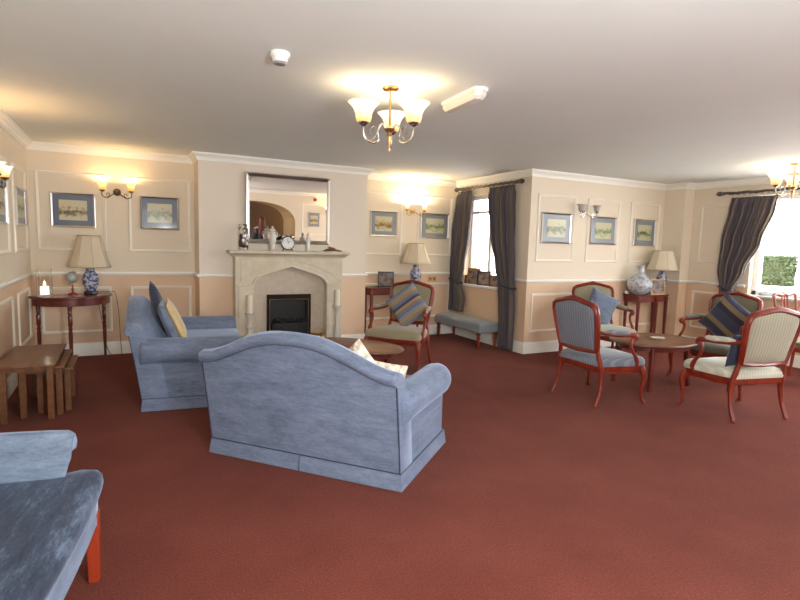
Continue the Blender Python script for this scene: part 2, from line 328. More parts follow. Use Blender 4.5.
# crown moulding, dado rail, baseboards: profiles swept along the wall line
path = [(XL, -1.5), (XL, YA), (XB1, YA), (XB1, YB), (XB2, YB), (XB2, YA), (XW, YA), (XW, YW), (XP, YW), (XP, YP), (XR, YP), (XR, -1.5)]
def sweep(p, q, prof, e0=0, e1=0):
    # room lies to the right-hand side of p->q
    d = (Vector(q) - Vector(p)).normalized(); nrm = Vector((d.y, -d.x)); mb = MB(); a = Vector(p); b = Vector(q)
    r0 = [(a + nrm * o + d * (o * e0)).to_tuple() + (z,) for o, z in prof]; r1 = [(b + nrm * o - d * (o * e1)).to_tuple() + (z,) for o, z in prof]
    return mb.loft([r0, r1])
def mitre(i):
    if i <= 0 or i >= len(path) - 1: return 0
    a = Vector(path[i]) - Vector(path[i-1]); b = Vector(path[i+1]) - Vector(path[i]); cr = a.x * b.y - a.y * b.x
    return 1 if cr < 0 else -1
crown = [(0, H), (.072, H), (.072, H - .014), (.062, H - .014), (.056, H - .026), (.038, H - .040), (.026, H - .060), (.026, H - .068), (.015, H - .068), (.015, H - .085), (0, H - .085)]
dado = [(0, .965), (.012, .965), (.018, .975), (.026, .982), (.026, .995), (.016, 1.003), (0, 1.006)]
base = [(0, 0), (.018, 0), (.018, .125), (.013, .14), (.009, .155), (0, .155)]
sides = ['left', 'alcove', 'breast_side', 'breast', 'breast_return', 'recess', 'window', 'bay', 'pier', 'pier_front', 'right']
k = 2
for i in range(len(path) - 1):
    p, q = path[i], path[i+1]; e0, e1 = mitre(i), mitre(i + 1)
    struct('trim_%d' % k, sweep(p, q, crown, e0, e1), 'trim', angle=20); k += 1
    struct('trim_%d' % k, sweep(p, q, base, e0, e1), 'trim', angle=20).name = 'baseboard_' + sides[i]
    segs = [(p, q, e0, e1)]
    if i == 6: segs = [(p, (XW, 7.04), e0, 0), ((XW, 5.94), q, 0, e1)]
    if i == 10: segs = [(p, (XR, 4.32), e0, 0), ((XR, 1.8), (XR, 1.25), 0, 0), ((XR, -.95), q, 0, 0)]
    if i == 3: segs = [(p, (1.2, YB), e0, 0), ((2.6, YB), q, 0, e1)]
    for s in segs: struct('trim_%d' % k, sweep(s[0], s[1], dado, s[2], s[3]), 'trim', angle=20); k += 1
struct('trim_%d' % k, sweep((XR, YR), (4.43, YR), dado), 'trim'); k += 1
struct('trim_%d' % k, sweep((XR, YR), (XL, YR), crown), 'trim'); k += 1
# rectangular panel mouldings
def panel(axis, w, s, a0, a1, z0, z1, t=.034):
    global k
    prof = [(0, 0), (0, .006), (t * .3, .016), (t * .65, .012), (t, .006), (t, 0)]
    rings = []
    for ca, cz, da, dz in [(a0, z0, 1, 1), (a1, z0, -1, 1), (a1, z1, -1, -1), (a0, z1, 1, -1)]:
        rings.append([((ca + da * o, w + s * h, cz + dz * o) if axis == 'y' else (w + s * h, ca + da * o, cz + dz * o)) for o, h in prof])
    mb = MB(); mb.loft(rings, False, True, True); struct('trim_%d' % k, mb, 'mould', angle=20); k += 1
for a0, a1 in [(-.87, -.17), (.06, .765)]:
    panel('y', YA, -1, a0, a1, 1.25, 2.15)
for a0, a1 in [(-.86, -.14), (.06, .765)]: panel('y', YA, -1, a0, a1, .28, .83)
for a0, a1 in [(3.13, 3.79), (4.05, 4.69)]: panel('y', YA, -1, a0, a1, 1.26, 2.19)
panel('y', YA, -1, 3.17, 4.70, .28, .835)
for a0, a1 in [(4.89, 5.57), (5.80, 6.455), (6.68, 7.33)]: panel('y', YW, -1, a0, a1, 1.25, 2.15)
panel('y', YW, -1, 4.855, 6.45, .29, .82); panel('y', YW, -1, 6.68, 7.33, .29, .82)
panel('x', XR, -1, 4.52, 5.04, 1.28, 2.12); panel('x', XR, -1, 4.42, 5.08, .3, .86)
for a0, a1 in [(6.33, 7.07), (5.1, 6.06), (3.9, 4.85), (2.6, 3.6)]:
    panel('x', XL, 1, a0, a1, 1.25, 2.11); panel('x', XL, 1, a0, a1, .29, .85)
for a0, a1 in [(4.6, 5.6), (5.85, 6.9)]: panel('y', YR, 1, a0, a1, 1.25, 2.15)
# windows
def window(n, x, win, bars, rails):
    y0, y1, z0, z1 = win; xf = x + .09
    fr = MB()
    for a, b, c, d in [(y0, y0 + .06, z0, z1), (y1 - .06, y1, z0, z1), (y0, y1, z0, z0 + .06), (y0, y1, z1 - .06, z1)]: fr.box(xf, xf + .06, a, b, c, d)
    for y in bars: fr.box(xf + .005, xf + .055, y - .03, y + .03, z0, z1)
    for z in rails: fr.box(xf + .008, xf + .052, y0, y1, z - .02, z + .02)
    o = struct('window_%d' % n, fr, 'white_frame', bevel=.004)
    g = obj('pane', MB().box(xf + .028, xf + .034, y0 + .02, y1 - .02, z0 + .02, z1 - .02), 'pane', o)
    obj('window_sill', MB().box(x - .035, xf + .0, y0 - .03, y1 + .03, z0 - .03, z0 + .004), 'white_frame', o, bevel=.006)
window(1, XW, W1, [6.49], [1.95]); window(2, XR, W2, [3.47, 2.66], []); window(3, XR, W_ADDED, [-.2, .5], [])  # last window is added behind the camera, unseen, to let in daylight
# outside
struct('ground', MB().box(XR + .3, 30, -10, 20, -.25, -.15), 'paving')
tag(obj('garden_wall', MB().box(10.9, 11.6, 2.0, 9.0, -.15, .84), 'render_white', bevel=.01), 'low white garden wall outside the right window under the hedge', 'wall')
def hedge():
    mb = MB(); rnd = random.Random(3); mb.box(10.98, 11.18, 5.45, 5.92, .84, 1.40)
    for _ in range(3400):
        c = Vector((rnd.uniform(10.95, 11.2), rnd.uniform(5.44, 5.93), rnd.uniform(.85, 1.42)))
        f = rnd.random()
        if f < .5: c.x = 10.95 + rnd.uniform(-.02, .06)
        elif f < .75: c.y = rnd.choice([5.43, 5.92]) + rnd.uniform(-.02, .02)
        d = Vector((rnd.gauss(0, 1), rnd.gauss(0, 1), rnd.gauss(0, 1))).normalized(); e = d.orthogonal().normalized(); s_ = rnd.uniform(.02, .035)
        mb.faces([c - d * s_, c + e * s_ * .5, c + d * s_, c - e * s_ * .5], [(0, 1, 2, 3)])
    return mb
tag(obj('clipped_hedge', hedge(), 'leaf', recalc=False), 'square clipped green hedge seen outside through the right window', 'hedge')

# ------------------------------------------------------------------ soft shapes
def pillow_mb(w, h, t, n=18, mtx=None):
    mb = MB()
    for sgn in (1, -1):
        def fn(u, v, sgn=sgn):
            a, b = 2*u - 1, 2*v - 1
            th = ((1 - a**4) * (1 - b**4)) ** 0.55 * t / 2
            return Vector((sgn * th, a * w/2 * (1 - .07 * (1 - b*b)), b * h/2 * (1 - .07 * (1 - a*a))))
        mb.grid(fn, n, n)
    bmesh.ops.remove_doubles(mb.bm, verts=mb.bm.verts, dist=1e-5)
    if mtx: mb.xf(mtx)
    return mb
def pillow(label, m, loc, w, h, t, rot, group=None):
    o = obj('scatter_cushion', pillow_mb(w, h, t), m, angle=80); o.location = loc; o.rotation_mode = 'ZYX'
    R = Matrix.Rotation(rot[2], 3, 'Z') @ Matrix.Rotation(rot[1], 3, 'Y') @ Matrix.Rotation(rot[0], 3, 'X'); o.rotation_mode = 'XYZ'; o.rotation_euler = R.to_euler('XYZ')
    return tag(o, label, 'cushion', group)

# ------------------------------------------------------------------ sofas
def sofa(label, loc, rotz):
    W = .685; t = thing('camelback_sofa', label, 'sofa', loc, rotz, 'matching blue velvet two-seater sofas')
    def outline(e):
        n = .006; p = []
        xs, ys = .425 + e, W + e
        for (a, b, m0) in [((xs, -ys), (xs, ys), 1), ((xs, ys), (-xs, ys), 0), ((-xs, ys), (-xs, -ys), 1), ((-xs, -ys), (xs, -ys), 0)]:
            a, b = Vector(a), Vector(b); d = (b - a).normalized(); nn = Vector((-d.y, d.x)); p.append(a)
            if m0:
                c = (a + b) / 2; p += [c - d * n, c - d * n * .3 + nn * .03, c + d * n * .3 + nn * .03, c + d * n]
        return p
    mb = MB(); mb.loft([[(v.x, v.y, z) for v in outline(e)] for e, z in [(.012, .006), (.008, .05), (.0, .108)]])
    obj('skirt', mb, 'velvet', t, angle=30)
    mb = MB(); mb.box(-.42, .405, -.675, .675, .10, .40); obj('base', mb, 'velvet', t, bevel=.012)
    def zt(y): q = min(abs(y) / W, 1); return .725 + .175 * .5 * (1 + math.cos(PI * q ** 1.25))
    def bx(z): return -.425 - .13 * max(z - .14, 0) / .75
    def sec(y, sc=1.0):
        T = zt(y); P = [(bx(.14), .10), (bx(.4), .40), (bx(T - .085), T - .085), (bx(T) - .012, T - .07), (bx(T) - .022, T - .04), (bx(T) - .012, T - .010), (bx(T) + .03, T), (bx(T) + .08, T - .012),
             (bx(T) + .118, T - .05), (bx(T) + .15, T - .13), (bx(.5) + .19, .5), (bx(.4) + .2, .40), (bx(.14) + .2, .10)]
        return [(x, y, z) for x, z in P]
    rings = []
    ys = [-W, -W + .012] + [-W + .03 + (2*W - .06) * i / 36 for i in range(37)] + [W - .012, W]
    for y in ys:
        r = sec(y)
        if abs(y) >= W - 1e-6: r = [(lerp(-.46, x, .93), y, lerp(.45, z, .975)) for x, y_, z in r]
        rings.append(r)
    mb = MB(); mb.loft(rings); obj('backrest', mb, 'velvet', t, angle=50)
    line = [(bx(zt(y) - .08) - .006, y, zt(y) - .08) for y in [-W + .008 + (2*W - .016) * i / 40 for i in range(41)]]
    mb = MB(); mb.tube(line, .0035, 6)
    for s in (-1, 1): mb.tube([(bx(z) - .004, s * (W - .006), z) for z in (.11, .3, .45, .6, .645)], .0035, 6)
    mb.tube([(-.429, -W, .108), (-.429, W, .108)], .004, 6)
    for s in (-1, 1): mb.tube([(-.425, s * (W + .001), .108), (.425, s * (W + .001), .108)], .003, 6)
    obj('piping', mb, 'piping', t)
    for s in (-1, 1):
        mb = MB(); rings = []
        for x, sc, dz in [(-.44, .80, -.02), (-.43, .95, -.01), (-.40, 1, 0), (-.2, 1, 0), (.1, 1.02, 0), (.24, 1.05, .0), (.31, 1.05, 0), (.355, .98, 0), (.38, .8, 0), (.39, .5, 0)]:
            cy, cz, r = .640, .498, .108
            rings.append([(x, s * (cy + r * sc * math.cos(a)), cz + dz + r * sc * math.sin(a)) for a in [2*PI*j/20 for j in range(20)]])
        mb.loft(rings); obj('arm_roll', mb, 'velvet', t, angle=60)
        mb = MB(); mb.box(-.40, .385, *(sorted((s * .52, s * .678))), .30, .53); obj('arm_panel', mb, 'velvet', t, bevel=.02)
    for s in (-1, 1):
        mb = MB(); mb.box(-.30, .40, *(sorted((s * .004, s * .53))), .37, .49); obj('seat_cushion', mb, 'velvet', t, bevel=.045, seg=4)
    return t
A1 = math.radians(41); u1 = Vector((math.cos(A1), math.sin(A1))); c1 = Vector((1.395, 2.605)) + u1 * .425 + Vector((-u1.y, u1.x)) * .685
sofa('blue velvet camelback sofa nearest the camera with its back turned to it', (c1.x, c1.y, 0), A1)
a2 = math.radians(-7); c2 = Vector((.08, 4.72)) + Matrix.Rotation(a2, 2) @ Vector((.45, .70))
sofa('blue velvet camelback sofa standing side-on by the left alcove', (c2.x, c2.y, 0), a2)
def onto(c, a, x, y, z): v = Matrix.Rotation(a, 2) @ Vector((x, y)); return (c.x + v.x, c.y + v.y, z)
pillow('plain navy cushion standing on a corner against the left sofa back', 'navy', onto(c2, a2, -.33, .02, .765), .40, .40, .10, (PI/4, -.28, a2), 'cushions on the left sofa')
pillow('gold cushion in front of the navy one on the left sofa', 'gold', onto(c2, a2, -.18, -.13, .675), .40, .40, .08, (.1, -.42, a2), 'cushions on the left sofa')
pillow('mottled slate blue cushion behind the gold one on the left sofa', 'slate', onto(c2, a2, -.245, -.18, .675), .42, .40, .09, (.05, -.36, a2), 'cushions on the left sofa')
pillow('cream brocade cushion peeping over the middle of the near sofa back', 'creamc', onto(c1, A1, -.25, -.31, .575), .42, .42, .10, (PI/3.4, -.25, A1), 'cream cushions on the near sofa')
pillow('cream brocade cushion by the right arm of the near sofa', 'creamc', onto(c1, A1, -.20, -.42, .55), .36, .36, .10, (.15, -.25, A1 + .15), 'cream cushions on the near sofa')

# foreground armchair
t = thing('low_armchair', 'blue velvet armchair with square red leg at bottom left', 'armchair', (-.541, 2.105, 0), math.radians(-10))
def seat_out(e, bow): 
    p = [(-.30, -.44 - e), (.24, -.44 - e), (.30, -.47 - e), (.345, -.46 - e)]
    p += [(.365 + e + bow * (1 - (y / .46) ** 2), y) for y in [-.42 + .84 * i / 10 for i in range(11)]]
    return p + [(.345, .46 + e), (.30, .47 + e), (.24, .44 + e), (-.30, .44 + e)]
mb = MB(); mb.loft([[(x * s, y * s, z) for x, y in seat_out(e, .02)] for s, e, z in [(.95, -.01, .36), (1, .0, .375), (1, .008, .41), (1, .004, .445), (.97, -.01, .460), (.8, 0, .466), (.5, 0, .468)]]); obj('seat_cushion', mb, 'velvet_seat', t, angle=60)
mb = MB(); mb.loft([[(x * .97, y * .96, z) for x, y in seat_out(0, .015)] for z in (.255, .27, .365)]); obj('seat_rail', mb, 'velvet2', t, angle=40)
for s in (-1, 1):
    mb = MB(); rings = []
    for x, sc, dz in [(-.33, 1, 0), (-.1, 1, 0), (.17, 1, -.005), (.25, 1, -.010), (.275, .9, -.02)]:
        P = [(.36, .30), (.365, .45), (.375, .56), (.385, .62), (.41, .648), (.45, .645), (.475, .61), (.465, .575), (.44, .55), (.43, .45), (.43, .30)]
        rings.append([(x + (0.0 if z > .55 else -.05 * (1 - abs(z - .5) / .2) * (x > .15)), s * (.415 + (y - .415) * sc), .3 + (z - .3) * (1 if sc == 1 else .98) + dz * (z > .5)) for y, z in P])
    mb.loft(rings); obj('arm', mb, 'velvet2', t, bevel=.008, angle=50)
    for x, d in ((.34, 0), (-.27, .03)):
        mb = MB(); mb.loft([[(x - d + a * w_, s * .385 + b * w_, z) for a, b in ((-1, -1), (1, -1), (1, 1), (-1, 1))] for w_, z in ((.020, 0), (.024, .3))]); obj('leg', mb, 'bright_wood', t, bevel=.003)
    obj('stretcher', MB().box(-.27, .33, s * .385 - .01, s * .385 + .01, .13, .16), 'bright_wood', t)
mb = MB(); mb.loft([[(x0 + dx, y, z) for x0, z in [(-.30, .3), (-.36, 1.0), (-.30, 1.02), (-.22, .5), (-.2, .3)]] for y, dx in ((-.42, 0), (0, 0), (.42, 0))]); obj('backrest', mb, 'velvet2', t, bevel=.03)

# ------------------------------------------------------------------ carved open-arm chairs
def louis(label, loc, deg, back, seat, outer=None, wd='red_wood'):
    t = thing('open_armchair', label, 'armchair', (loc[0], loc[1], 0), math.radians(deg), 'carved mahogany open armchairs')
    def bp(y, z, o=0): return Vector((-.215 - (z - .40) * .20 - o, y, z))
    half = [(.235, .505), (.248, .62), (.266, .76), (.274, .86), (.262, .91), (.222, .935), (.15, .950), (.07, .970), (0, .976)]
    out = [(y, z) for y, z in half] + [(-y, z) for y, z in half[-2::-1]]
    out += [(-.12, .497), (0, .492), (.12, .497)]
    mb = MB(); mb.tube([bp(y, z) for y, z in out], .025, 8, (1.2, .95), loop=True, up=(1, 0, .2)); 
    mb.tube([bp(-.06, .985), bp(0, .992), bp(.06, .985)], [.006, .017, .006], 8)
    obj('back_frame', mb, wd, t, angle=50)
    cz = .72
    for sg, mm, nm in ((-1, back, 'back_panel'), (1, outer or back, 'outer_back_panel')):
        mb = MB(); rings = [[bp(y * s, cz + (z - cz) * s, sg * b) for y, z in out] for s, b in ((.99, .002), (.9, .018), (.6, .028), (.2, .031))]
        mb.loft(rings); obj(nm, mb, mm, t, angle=60)
    def so(e=0, dz=0):
        p = [(-.225 - e, -.245 - e), (-.1, -.285 - e), (.1, -.325 - e), (.24, -.34 - e), (.275 + e, -.325), (.27 + e, -.26), (.285 + e, -.15), (.305 + e, 0)]
        return p + [(x, -y) for x, y in p[-2::-1]]
    mb = MB(); mb.loft([[(x, y, z) for x, y in so(e)] for e, z in [(-.012, .31), (-.002, .32), (0, .368)]])
    for s in (-1, 1): mb.loft([[(x, s * (y - i), z) for x, y, z in [(-.2, .262, .315), (-.05, .288, .292), (.05, .306, .305), (.22, .330, .290), (.22, .330, .33), (-.2, .262, .33)]] for i in (0, .02)])
    mb.loft([[(.283 - i - .02 * (abs(y) > .1), y, z) for y, z in [(-.26, .295), (-.15, .315), (-.06, .295), (0, .287), (.06, .295), (.15, .315), (.26, .295), (.26, .33), (-.26, .33)]] for i in (0, .02)])
    obj('seat_rail', mb, wd, t, angle=40)
    mb = MB(); mb.loft([[(.02 + (x - .02) * s, y * s, z) for x, y in so(.004)] for s, z in [(1, .366), (1.012, .385), (1.0, .415), (.95, .437), (.82, .452), (.5, .462), (.15, .465)]]); obj('seat', mb, seat, t, angle=70)
    for s in (-1, 1):
        mb = MB(); P = [(-.235, .237 * s, .52), (-.222, .25 * s, .44), (-.205, .262 * s, .35), (-.20, .27 * s, .25), (-.22, .278 * s, .12), (-.265, .285 * s, .012)]
        mb.tube(spline(P, 5), splr([.017, .021, .025, .021, .016, .018], 5), 8); mb.cyl((-.265, .285 * s, 0), (-.265, .285 * s, .014), .017); obj('leg', mb, wd, t, angle=60)
        mb = MB(); P = [(.245, .305 * s, .37), (.262, .325 * s, .31), (.272, .338 * s, .24), (.256, .332 * s, .12), (.258, .338 * s, .045), (.278, .352 * s, .014)]
        mb.tube(spline(P, 5), splr([.03, .034, .027, .015, .014, .020], 5), 8); mb.cyl((.275, .351 * s, 0), (.275, .351 * s, .014), .018); obj('leg', mb, wd, t, angle=60)
        mb = MB(); P = [(-.268, .262 * s, .695), (-.19, .285 * s, .675), (-.06, .315 * s, .662), (.04, .334 * s, .662), (.105, .342 * s, .655), (.12, .344 * s, .63), (.10, .343 * s, .612)]
        mb.tube(spline(P, 5), splr([.016, .018, .017, .019, .026, .024, .012], 5), 8)
        P = [(.10, .34 * s, .64), (.072, .336 * s, .585), (.09, .337 * s, .52), (.14, .34 * s, .455), (.165, .334 * s, .40), (.155, .325 * s, .34)]
        mb.tube(spline(P, 5), splr([.018, .015, .015, .018, .024, .016], 5), 8); obj('arm', mb, wd, t, angle=60)
        mb = MB(); P = [(-.215, .28 * s, .692), (-.15, .296 * s, .694), (-.05, .318 * s, .686), (.03, .332 * s, .682), (.05, .335 * s, .676)]
        mb.tube(spline(P, 4), splr([.010, .024, .026, .022, .008], 4), 10); obj('arm_pad', mb, seat, t, angle=60)
    return t
louis('red mahogany armchair with blue-grey back seen from behind, at the left of the oval table', (4.06, 3.63), -2, 'rib_blue', 'rib_blue')
louis('red mahogany armchair with beige-green back holding a rumpled blue cushion', (5.50, 4.86), -112, 'sage_back', 'rib_sage')
louis('red mahogany armchair with olive back facing left, a dark striped cushion on it', (5.86, 3.58), 180, 'olive', 'grey_green')
louis('cream-upholstered mahogany armchair nearest the right edge, seen from behind', (4.90, 2.77), 77, 'rib_sage', 'cream_seat')
louis('red mahogany armchair by the fireplace with olive-beige seat and striped cushion', (2.88, 5.49), -141.5, 'olive_beige', 'olive_beige', wd='red_wood')
def chair_pt(c, deg, x, y, z): v = Matrix.Rotation(math.radians(deg), 2) @ Vector((x, y)); return (c[0] + v.x, c[1] + v.y, z)
pillow('blue and gold striped cushion standing on its corner in the fireside armchair', 'stripe_blue', chair_pt((2.88, 5.49), -141.5, -.14, .02, .70), .43, .43, .11, (-PI/4 - .1, -.2, math.radians(-141.5)))
pillow('dark navy and gold striped cushion on the olive-backed armchair', 'stripe_dark', chair_pt((5.86, 3.58), 180, -.14, .02, .69), .47, .47, .11, (PI/4 + .2, -.2, PI))
pillow('rumpled plain blue cushion on the beige-green armchair', 'velvet', chair_pt((5.5, 4.86), -112, -.12, .02, .655), .40, .46, .13, (-.45, -.2, math.radians(-112)))
pillow('navy cushion sitting low in the cream armchair', 'navy', chair_pt((4.9, 2.77), 77, -.155, .13, .60), .30, .30, .08, (0, -.2, math.radians(77)))

# ------------------------------------------------------------------ oval tables
def oval_table(name, label, c, deg, a, b, h, m, legm):
    t = thing(name, label, 'table', (c[0], c[1], 0), math.radians(deg))
    el = lambda s: [(a * s * math.cos(q) , b * s * math.sin(q)) for q in [2*PI*i/48 for i in range(48)]]
    mb = MB(); mb.loft([[(x, y, z) for x, y in el(s)] for s, z in [(.975, h - .026), (1, h - .018), (1, h - .008), (.985, h)]]); obj('tabletop', mb, m, t, angle=50)
    mb = MB(); mb.loft([[(x, y, z) for x, y in el(.80)] for z in (h - .085, h - .027)]); obj('apron', mb, legm, t)
    for sx in (-1, 1):
        for sy in (-1, 1):
            mb = MB(); x, y = sx * a * .56, sy * b * .52
            mb.loft([[(x + sx * k_ + p * w_, y + sy * k_ * .6 + q * w_, z) for p, q in ((-1, -1), (1, -1), (1, 1), (-1, 1))] for k_, w_, z in ((.03, .017, 0), (.0, .019, .2), (0, .026, h - .03))]); obj('leg', mb, legm, t, bevel=.004)
    return t
oval_table('coffee_table', 'brown oval coffee table with a small dish among the four armchairs', (5.04, 3.75), 0, .50, .40, .495, 'table_wood', 'dark_wood')
oval_table('coffee_table', 'brown oval coffee table mostly hidden behind the near sofa', (1.93, 4.72), -51, .55, .32, .455, 'table_wood', 'dark_wood')
t = thing('ashtray_dish', 'small pale dish on the oval table among the armchairs', 'dish', (5.07, 3.72, .495))
mb = MB(); mb.lathe([(.045, 0), (.07, .012), (.075, .02), (.068, .02), (.04, .008), (.001, .007)], n=28); obj('bowl', mb, 'porcelain', t)

# ------------------------------------------------------------------ nest of oak tables
for x0, x1, y0, y1, h, lab in [(-.875, -.485, 4.76, 5.66, .445, 'largest brown oak nest table, outermost and on top at the left wall'), (-.765, -.435, 4.86, 5.58, .405, 'middle brown oak nest table tucked under the largest'), (-.665, -.385, 4.96, 5.50, .365, 'smallest brown oak nest table, innermost and lowest')]:
    t = thing('nest_table', lab, 'side table', ((x0 + x1) / 2, (y0 + y1) / 2, 0), 0, 'nest of three oak tables'); hx, hy = (x1 - x0) / 2, (y1 - y0) / 2
    obj('tabletop', MB().box(-hx, hx, -hy, hy, h - .02, h), 'oak', t, bevel=.006)
    for s in (-1, 1): obj('apron', MB().box(-hx + .05, hx - .06, s * (hy - .06) - .01, s * (hy - .06) + .01, h - .058, h - .02), 'oak', t)
    for sx in (-1, 1):
        for sy in (-1, 1):
            cx, cy = sx * (hx - .045), sy * (hy - .06)
            obj('leg', MB().box(cx - .022, cx + .022, cy - .02, cy + .02, 0, h - .02), 'oak', t, bevel=.003)

# ------------------------------------------------------------------ half-moon table left alcove
ang = math.radians(25); t = thing('half_moon_table', 'dark mahogany half-moon table with turned legs in the left alcove', 'table', (-.545, 7.05, 0), ang)
R0 = .42
hm = lambda r: [(r, .0)] + [(r * math.cos(q), -r * math.sin(q)) for q in [PI * i / 32 for i in range(33)]][1:]
mb = MB(); mb.loft([[(x, y, z) for x, y in hm(r)] for r, z in [(R0 - .01, .742), (R0, .75), (R0, .758), (R0 - .008, .768)]]); obj('tabletop', mb, 'dark_wood', t, angle=40)
mb = MB(); mb.loft([[(x, y - .005, z) for x, y in hm(R0 - .035)] for z in (.665, .742)]); obj('apron', mb, 'dark_wood', t)
prof = [(.010, 0), (.014, .02), (.012, .06), (.018, .2), (.021, .36), (.016, .40), (.024, .415), (.014, .43), (.022, .46), (.022, .56), (.015, .575), (.024, .59), (.020, .61), (.024, .665), (.024, .70)]
for x, y in [(-.34, -.03), (.345, -.02), (-.14, -.33)]:
    mb = MB(); mb.lathe(prof, (x, y, 0), 14); obj('leg', mb, 'dark_wood', t)
# lamps
def lamp(label, loc, rotz, vz, vr, zs0, zs1, rs0, rs1, vm, sides=8, base_m='black_wood', zbase=.0):
    t = thing('table_lamp', label, 'lamp', loc, rotz, 'china-based table lamps')
    mb = MB(); mb.lathe([(vr * .75, 0), (vr * .85, .005), (vr * .8, .03), (vr * .6, .035), (.01, .035)], n=8); obj('foot', mb, base_m, t)
    mb = MB(); h = vz; P = [(vr * .5, .034), (vr * .62, .05), (vr * .92, .034 + h * .28), (vr, .034 + h * .5), (vr * .9, .034 + h * .72), (vr * .52, .034 + h * .86), (vr * .46, .034 + h * .94), (vr * .56, .034 + h)]
    mb.lathe(P, n=28); obj('vase_body', mb, vm, t, angle=70)
    mb = MB(); mb.cyl((0, 0, .03 + h), (0, 0, zs1 - .03), .008); mb.lathe([(.02, .03 + h), (.022, .05 + h), (.008, .06 + h)], n=16)
    obj('stem', mb, 'brass', t)
    mb = MB(); rings = []
    for i in range(9):
        q = i / 8; r = lerp(rs0, rs1, q ** .85); z = lerp(zs0, zs1, q)
        rings.append([(r * math.cos(a) * (1.0 if j % 2 == 0 else .955), r * math.sin(a) * (1.0 if j % 2 == 0 else .955), z) for j, a in enumerate([PI * j / sides for j in range(2 * sides)])])
    mb.loft(rings, cap=False); o = obj('lamp_shade', mb, 'shade', t, angle=15, solid=.004)
    mb = MB()
    for r, z in ((rs0, zs0), (rs1, zs1)): mb.tube([(r * math.cos(a) * (1.0 if j % 2 == 0 else .955), r * math.sin(a) * (1.0 if j % 2 == 0 else .955), z) for j, a in enumerate([PI * j / sides for j in range(2 * sides)])], .005, 6, loop=True)
    for j in range(0, 2 * sides, 2): a = PI * j / sides; mb.tube([(lerp(rs0, rs1, (i/8) ** .85) * math.cos(a), lerp(rs0, rs1, (i/8) ** .85) * math.sin(a), lerp(zs0, zs1, i/8)) for i in range(9)], .003, 5)
    obj('shade_binding', mb, 'shade_dark', o)
    return t
lamp('table lamp with cream panelled shade and dark blue patterned vase base in the left alcove', (-.345, 7.02, .768), .2, .26, .085, .31, .665, .215, .115, 'china')
# globe
t = thing('small_globe', 'small desk globe on a turned red wood stand beside the alcove lamp', 'globe', (-.52, 6.98, .768))
mb = MB(); mb.lathe([(.045, 0), (.045, .012), (.02, .02), (.010, .035), (.014, .06), (.008, .08), (.008, .14)], n=18); obj('stand', mb, 'red_wood', t)
mb = MB(); mb.lathe([(.062 * math.sin(a), .195 - .062 * math.cos(a)) for a in [PI * i / 14 for i in range(15)]], n=24); obj('sphere', mb, 'globe', t)
mb = MB(); mb.tube([(.070 * math.sin(a), 0, .195 - .070 * math.cos(a)) for a in [PI * i / 16 for i in range(17)]], .004, 6); mb.tube([(.05*math.cos(a), .05*math.sin(a), .125) for a in [2*PI*i/20 for i in range(20)]], .004, 6, loop=True); obj('meridian', mb, 'brass', t)
# hurricane glass with lit candle
t = thing('hurricane_candle_holder', 'tall clear glass cylinder with a lit candle on the half-moon table', 'candle holder', (-.775, 6.90, .768))
mb = MB(); mb.lathe([(.07, 0), (.073, .01), (.073, .30), (.069, .30), (.069, .014), (.001, .012)], n=32); obj('glass_cylinder', mb, 'glass', t)
mb = MB(); mb.lathe([(.042, .013), (.042, .10), (.034, .105), (.004, .10)], n=20); obj('candle', mb, mat('lit_candle_wax', (.8, .76, .68), .5, emit=(1, .92, .85), estr=.9), t)
mb = MB(); mb.lathe([(.002, .103), (.011, .118), (.009, .135), (.001, .16)], n=12); obj('flame', mb, 'flame', t)
# lamp cords
for pts, lab in [([(-.30, 7.20, .74), (-.27, 7.24, .55), (-.235, 7.24, .3), (-.215, 7.24, .14), (-.19, 7.235, .05), (-.16, 7.22, .004)], 'thin brown lamp cord hanging beside the right leg of the half-moon table'),
                 ([(-.34, 7.12, .775), (-.14, 7.19, .778), (-.10, 7.22, .74), (-.07, 7.24, .5), (-.06, 7.24, .2), (-.05, 7.235, .004)], 'thin brown cord falling from the right end of the half-moon table')]:
    mb = MB(); mb.tube(spline(pts, 6), .0035, 6); tag(obj('lamp_cord', mb, 'cord'), lab, 'cord', 'lamp cords')

# ------------------------------------------------------------------ pictures
def picture(label, axis, w, s, a0, a1, z0, z1, ls, mt='mat_blue', mw=.26):
    ca, cz, ha, hz = (a0 + a1) / 2, (z0 + z1) / 2, (a1 - a0) / 2, (z1 - z0) / 2
    if axis == 'y': t = thing('framed_picture', label, 'picture', (ca, w, cz), 0 if s < 0 else PI, 'framed landscape prints')
    else: t = thing('framed_picture', label, 'picture', (w, ca, cz), PI/2 if s > 0 else -PI/2, 'framed landscape prints')
    fw = .022; prof = [(0, 0), (0, -.022), (fw * .3, -.026), (fw, -.014), (fw, 0)]
    rings = [[(sx * (ha - o), d, sz * (hz - o)) for o, d in prof] for sx, sz in ((-1, -1), (1, -1), (1, 1), (-1, 1))]
    mb = MB(); mb.loft(rings, False, True, True); obj('frame', mb, 'silver', t, angle=20)
    obj('mount', MB().box(-ha + fw - .004, ha - fw + .004, -.009, -.001, -hz + fw - .004, hz - fw + .004), mt, t)
    k_ = 1 - mw
    obj('print', MB().box(-ha * k_ * .85, ha * k_ * .85, -.012, -.008, -hz * k_ * .78, hz * k_ * .78), ls, t)
picture('blue-mounted landscape print on the left alcove wall, above the alcove lamp', 'y', YA, -1, -.73, -.285, 1.52, 1.918, LS[0])
picture('blue-mounted landscape print right of the lit two-arm sconce in the left alcove', 'y', YA, -1, .187, .628, 1.53, 1.93, LS[1])
picture('framed print just right of the chimney breast', 'y', YA, -1, 3.25, 3.70, 1.54, 1.92, LS[2], 'mat_grey')
picture('framed print between the right-hand lit sconce and the curtain', 'y', YA, -1, 4.113, 4.63, 1.535, 1.93, LS[3], 'mat_grey')
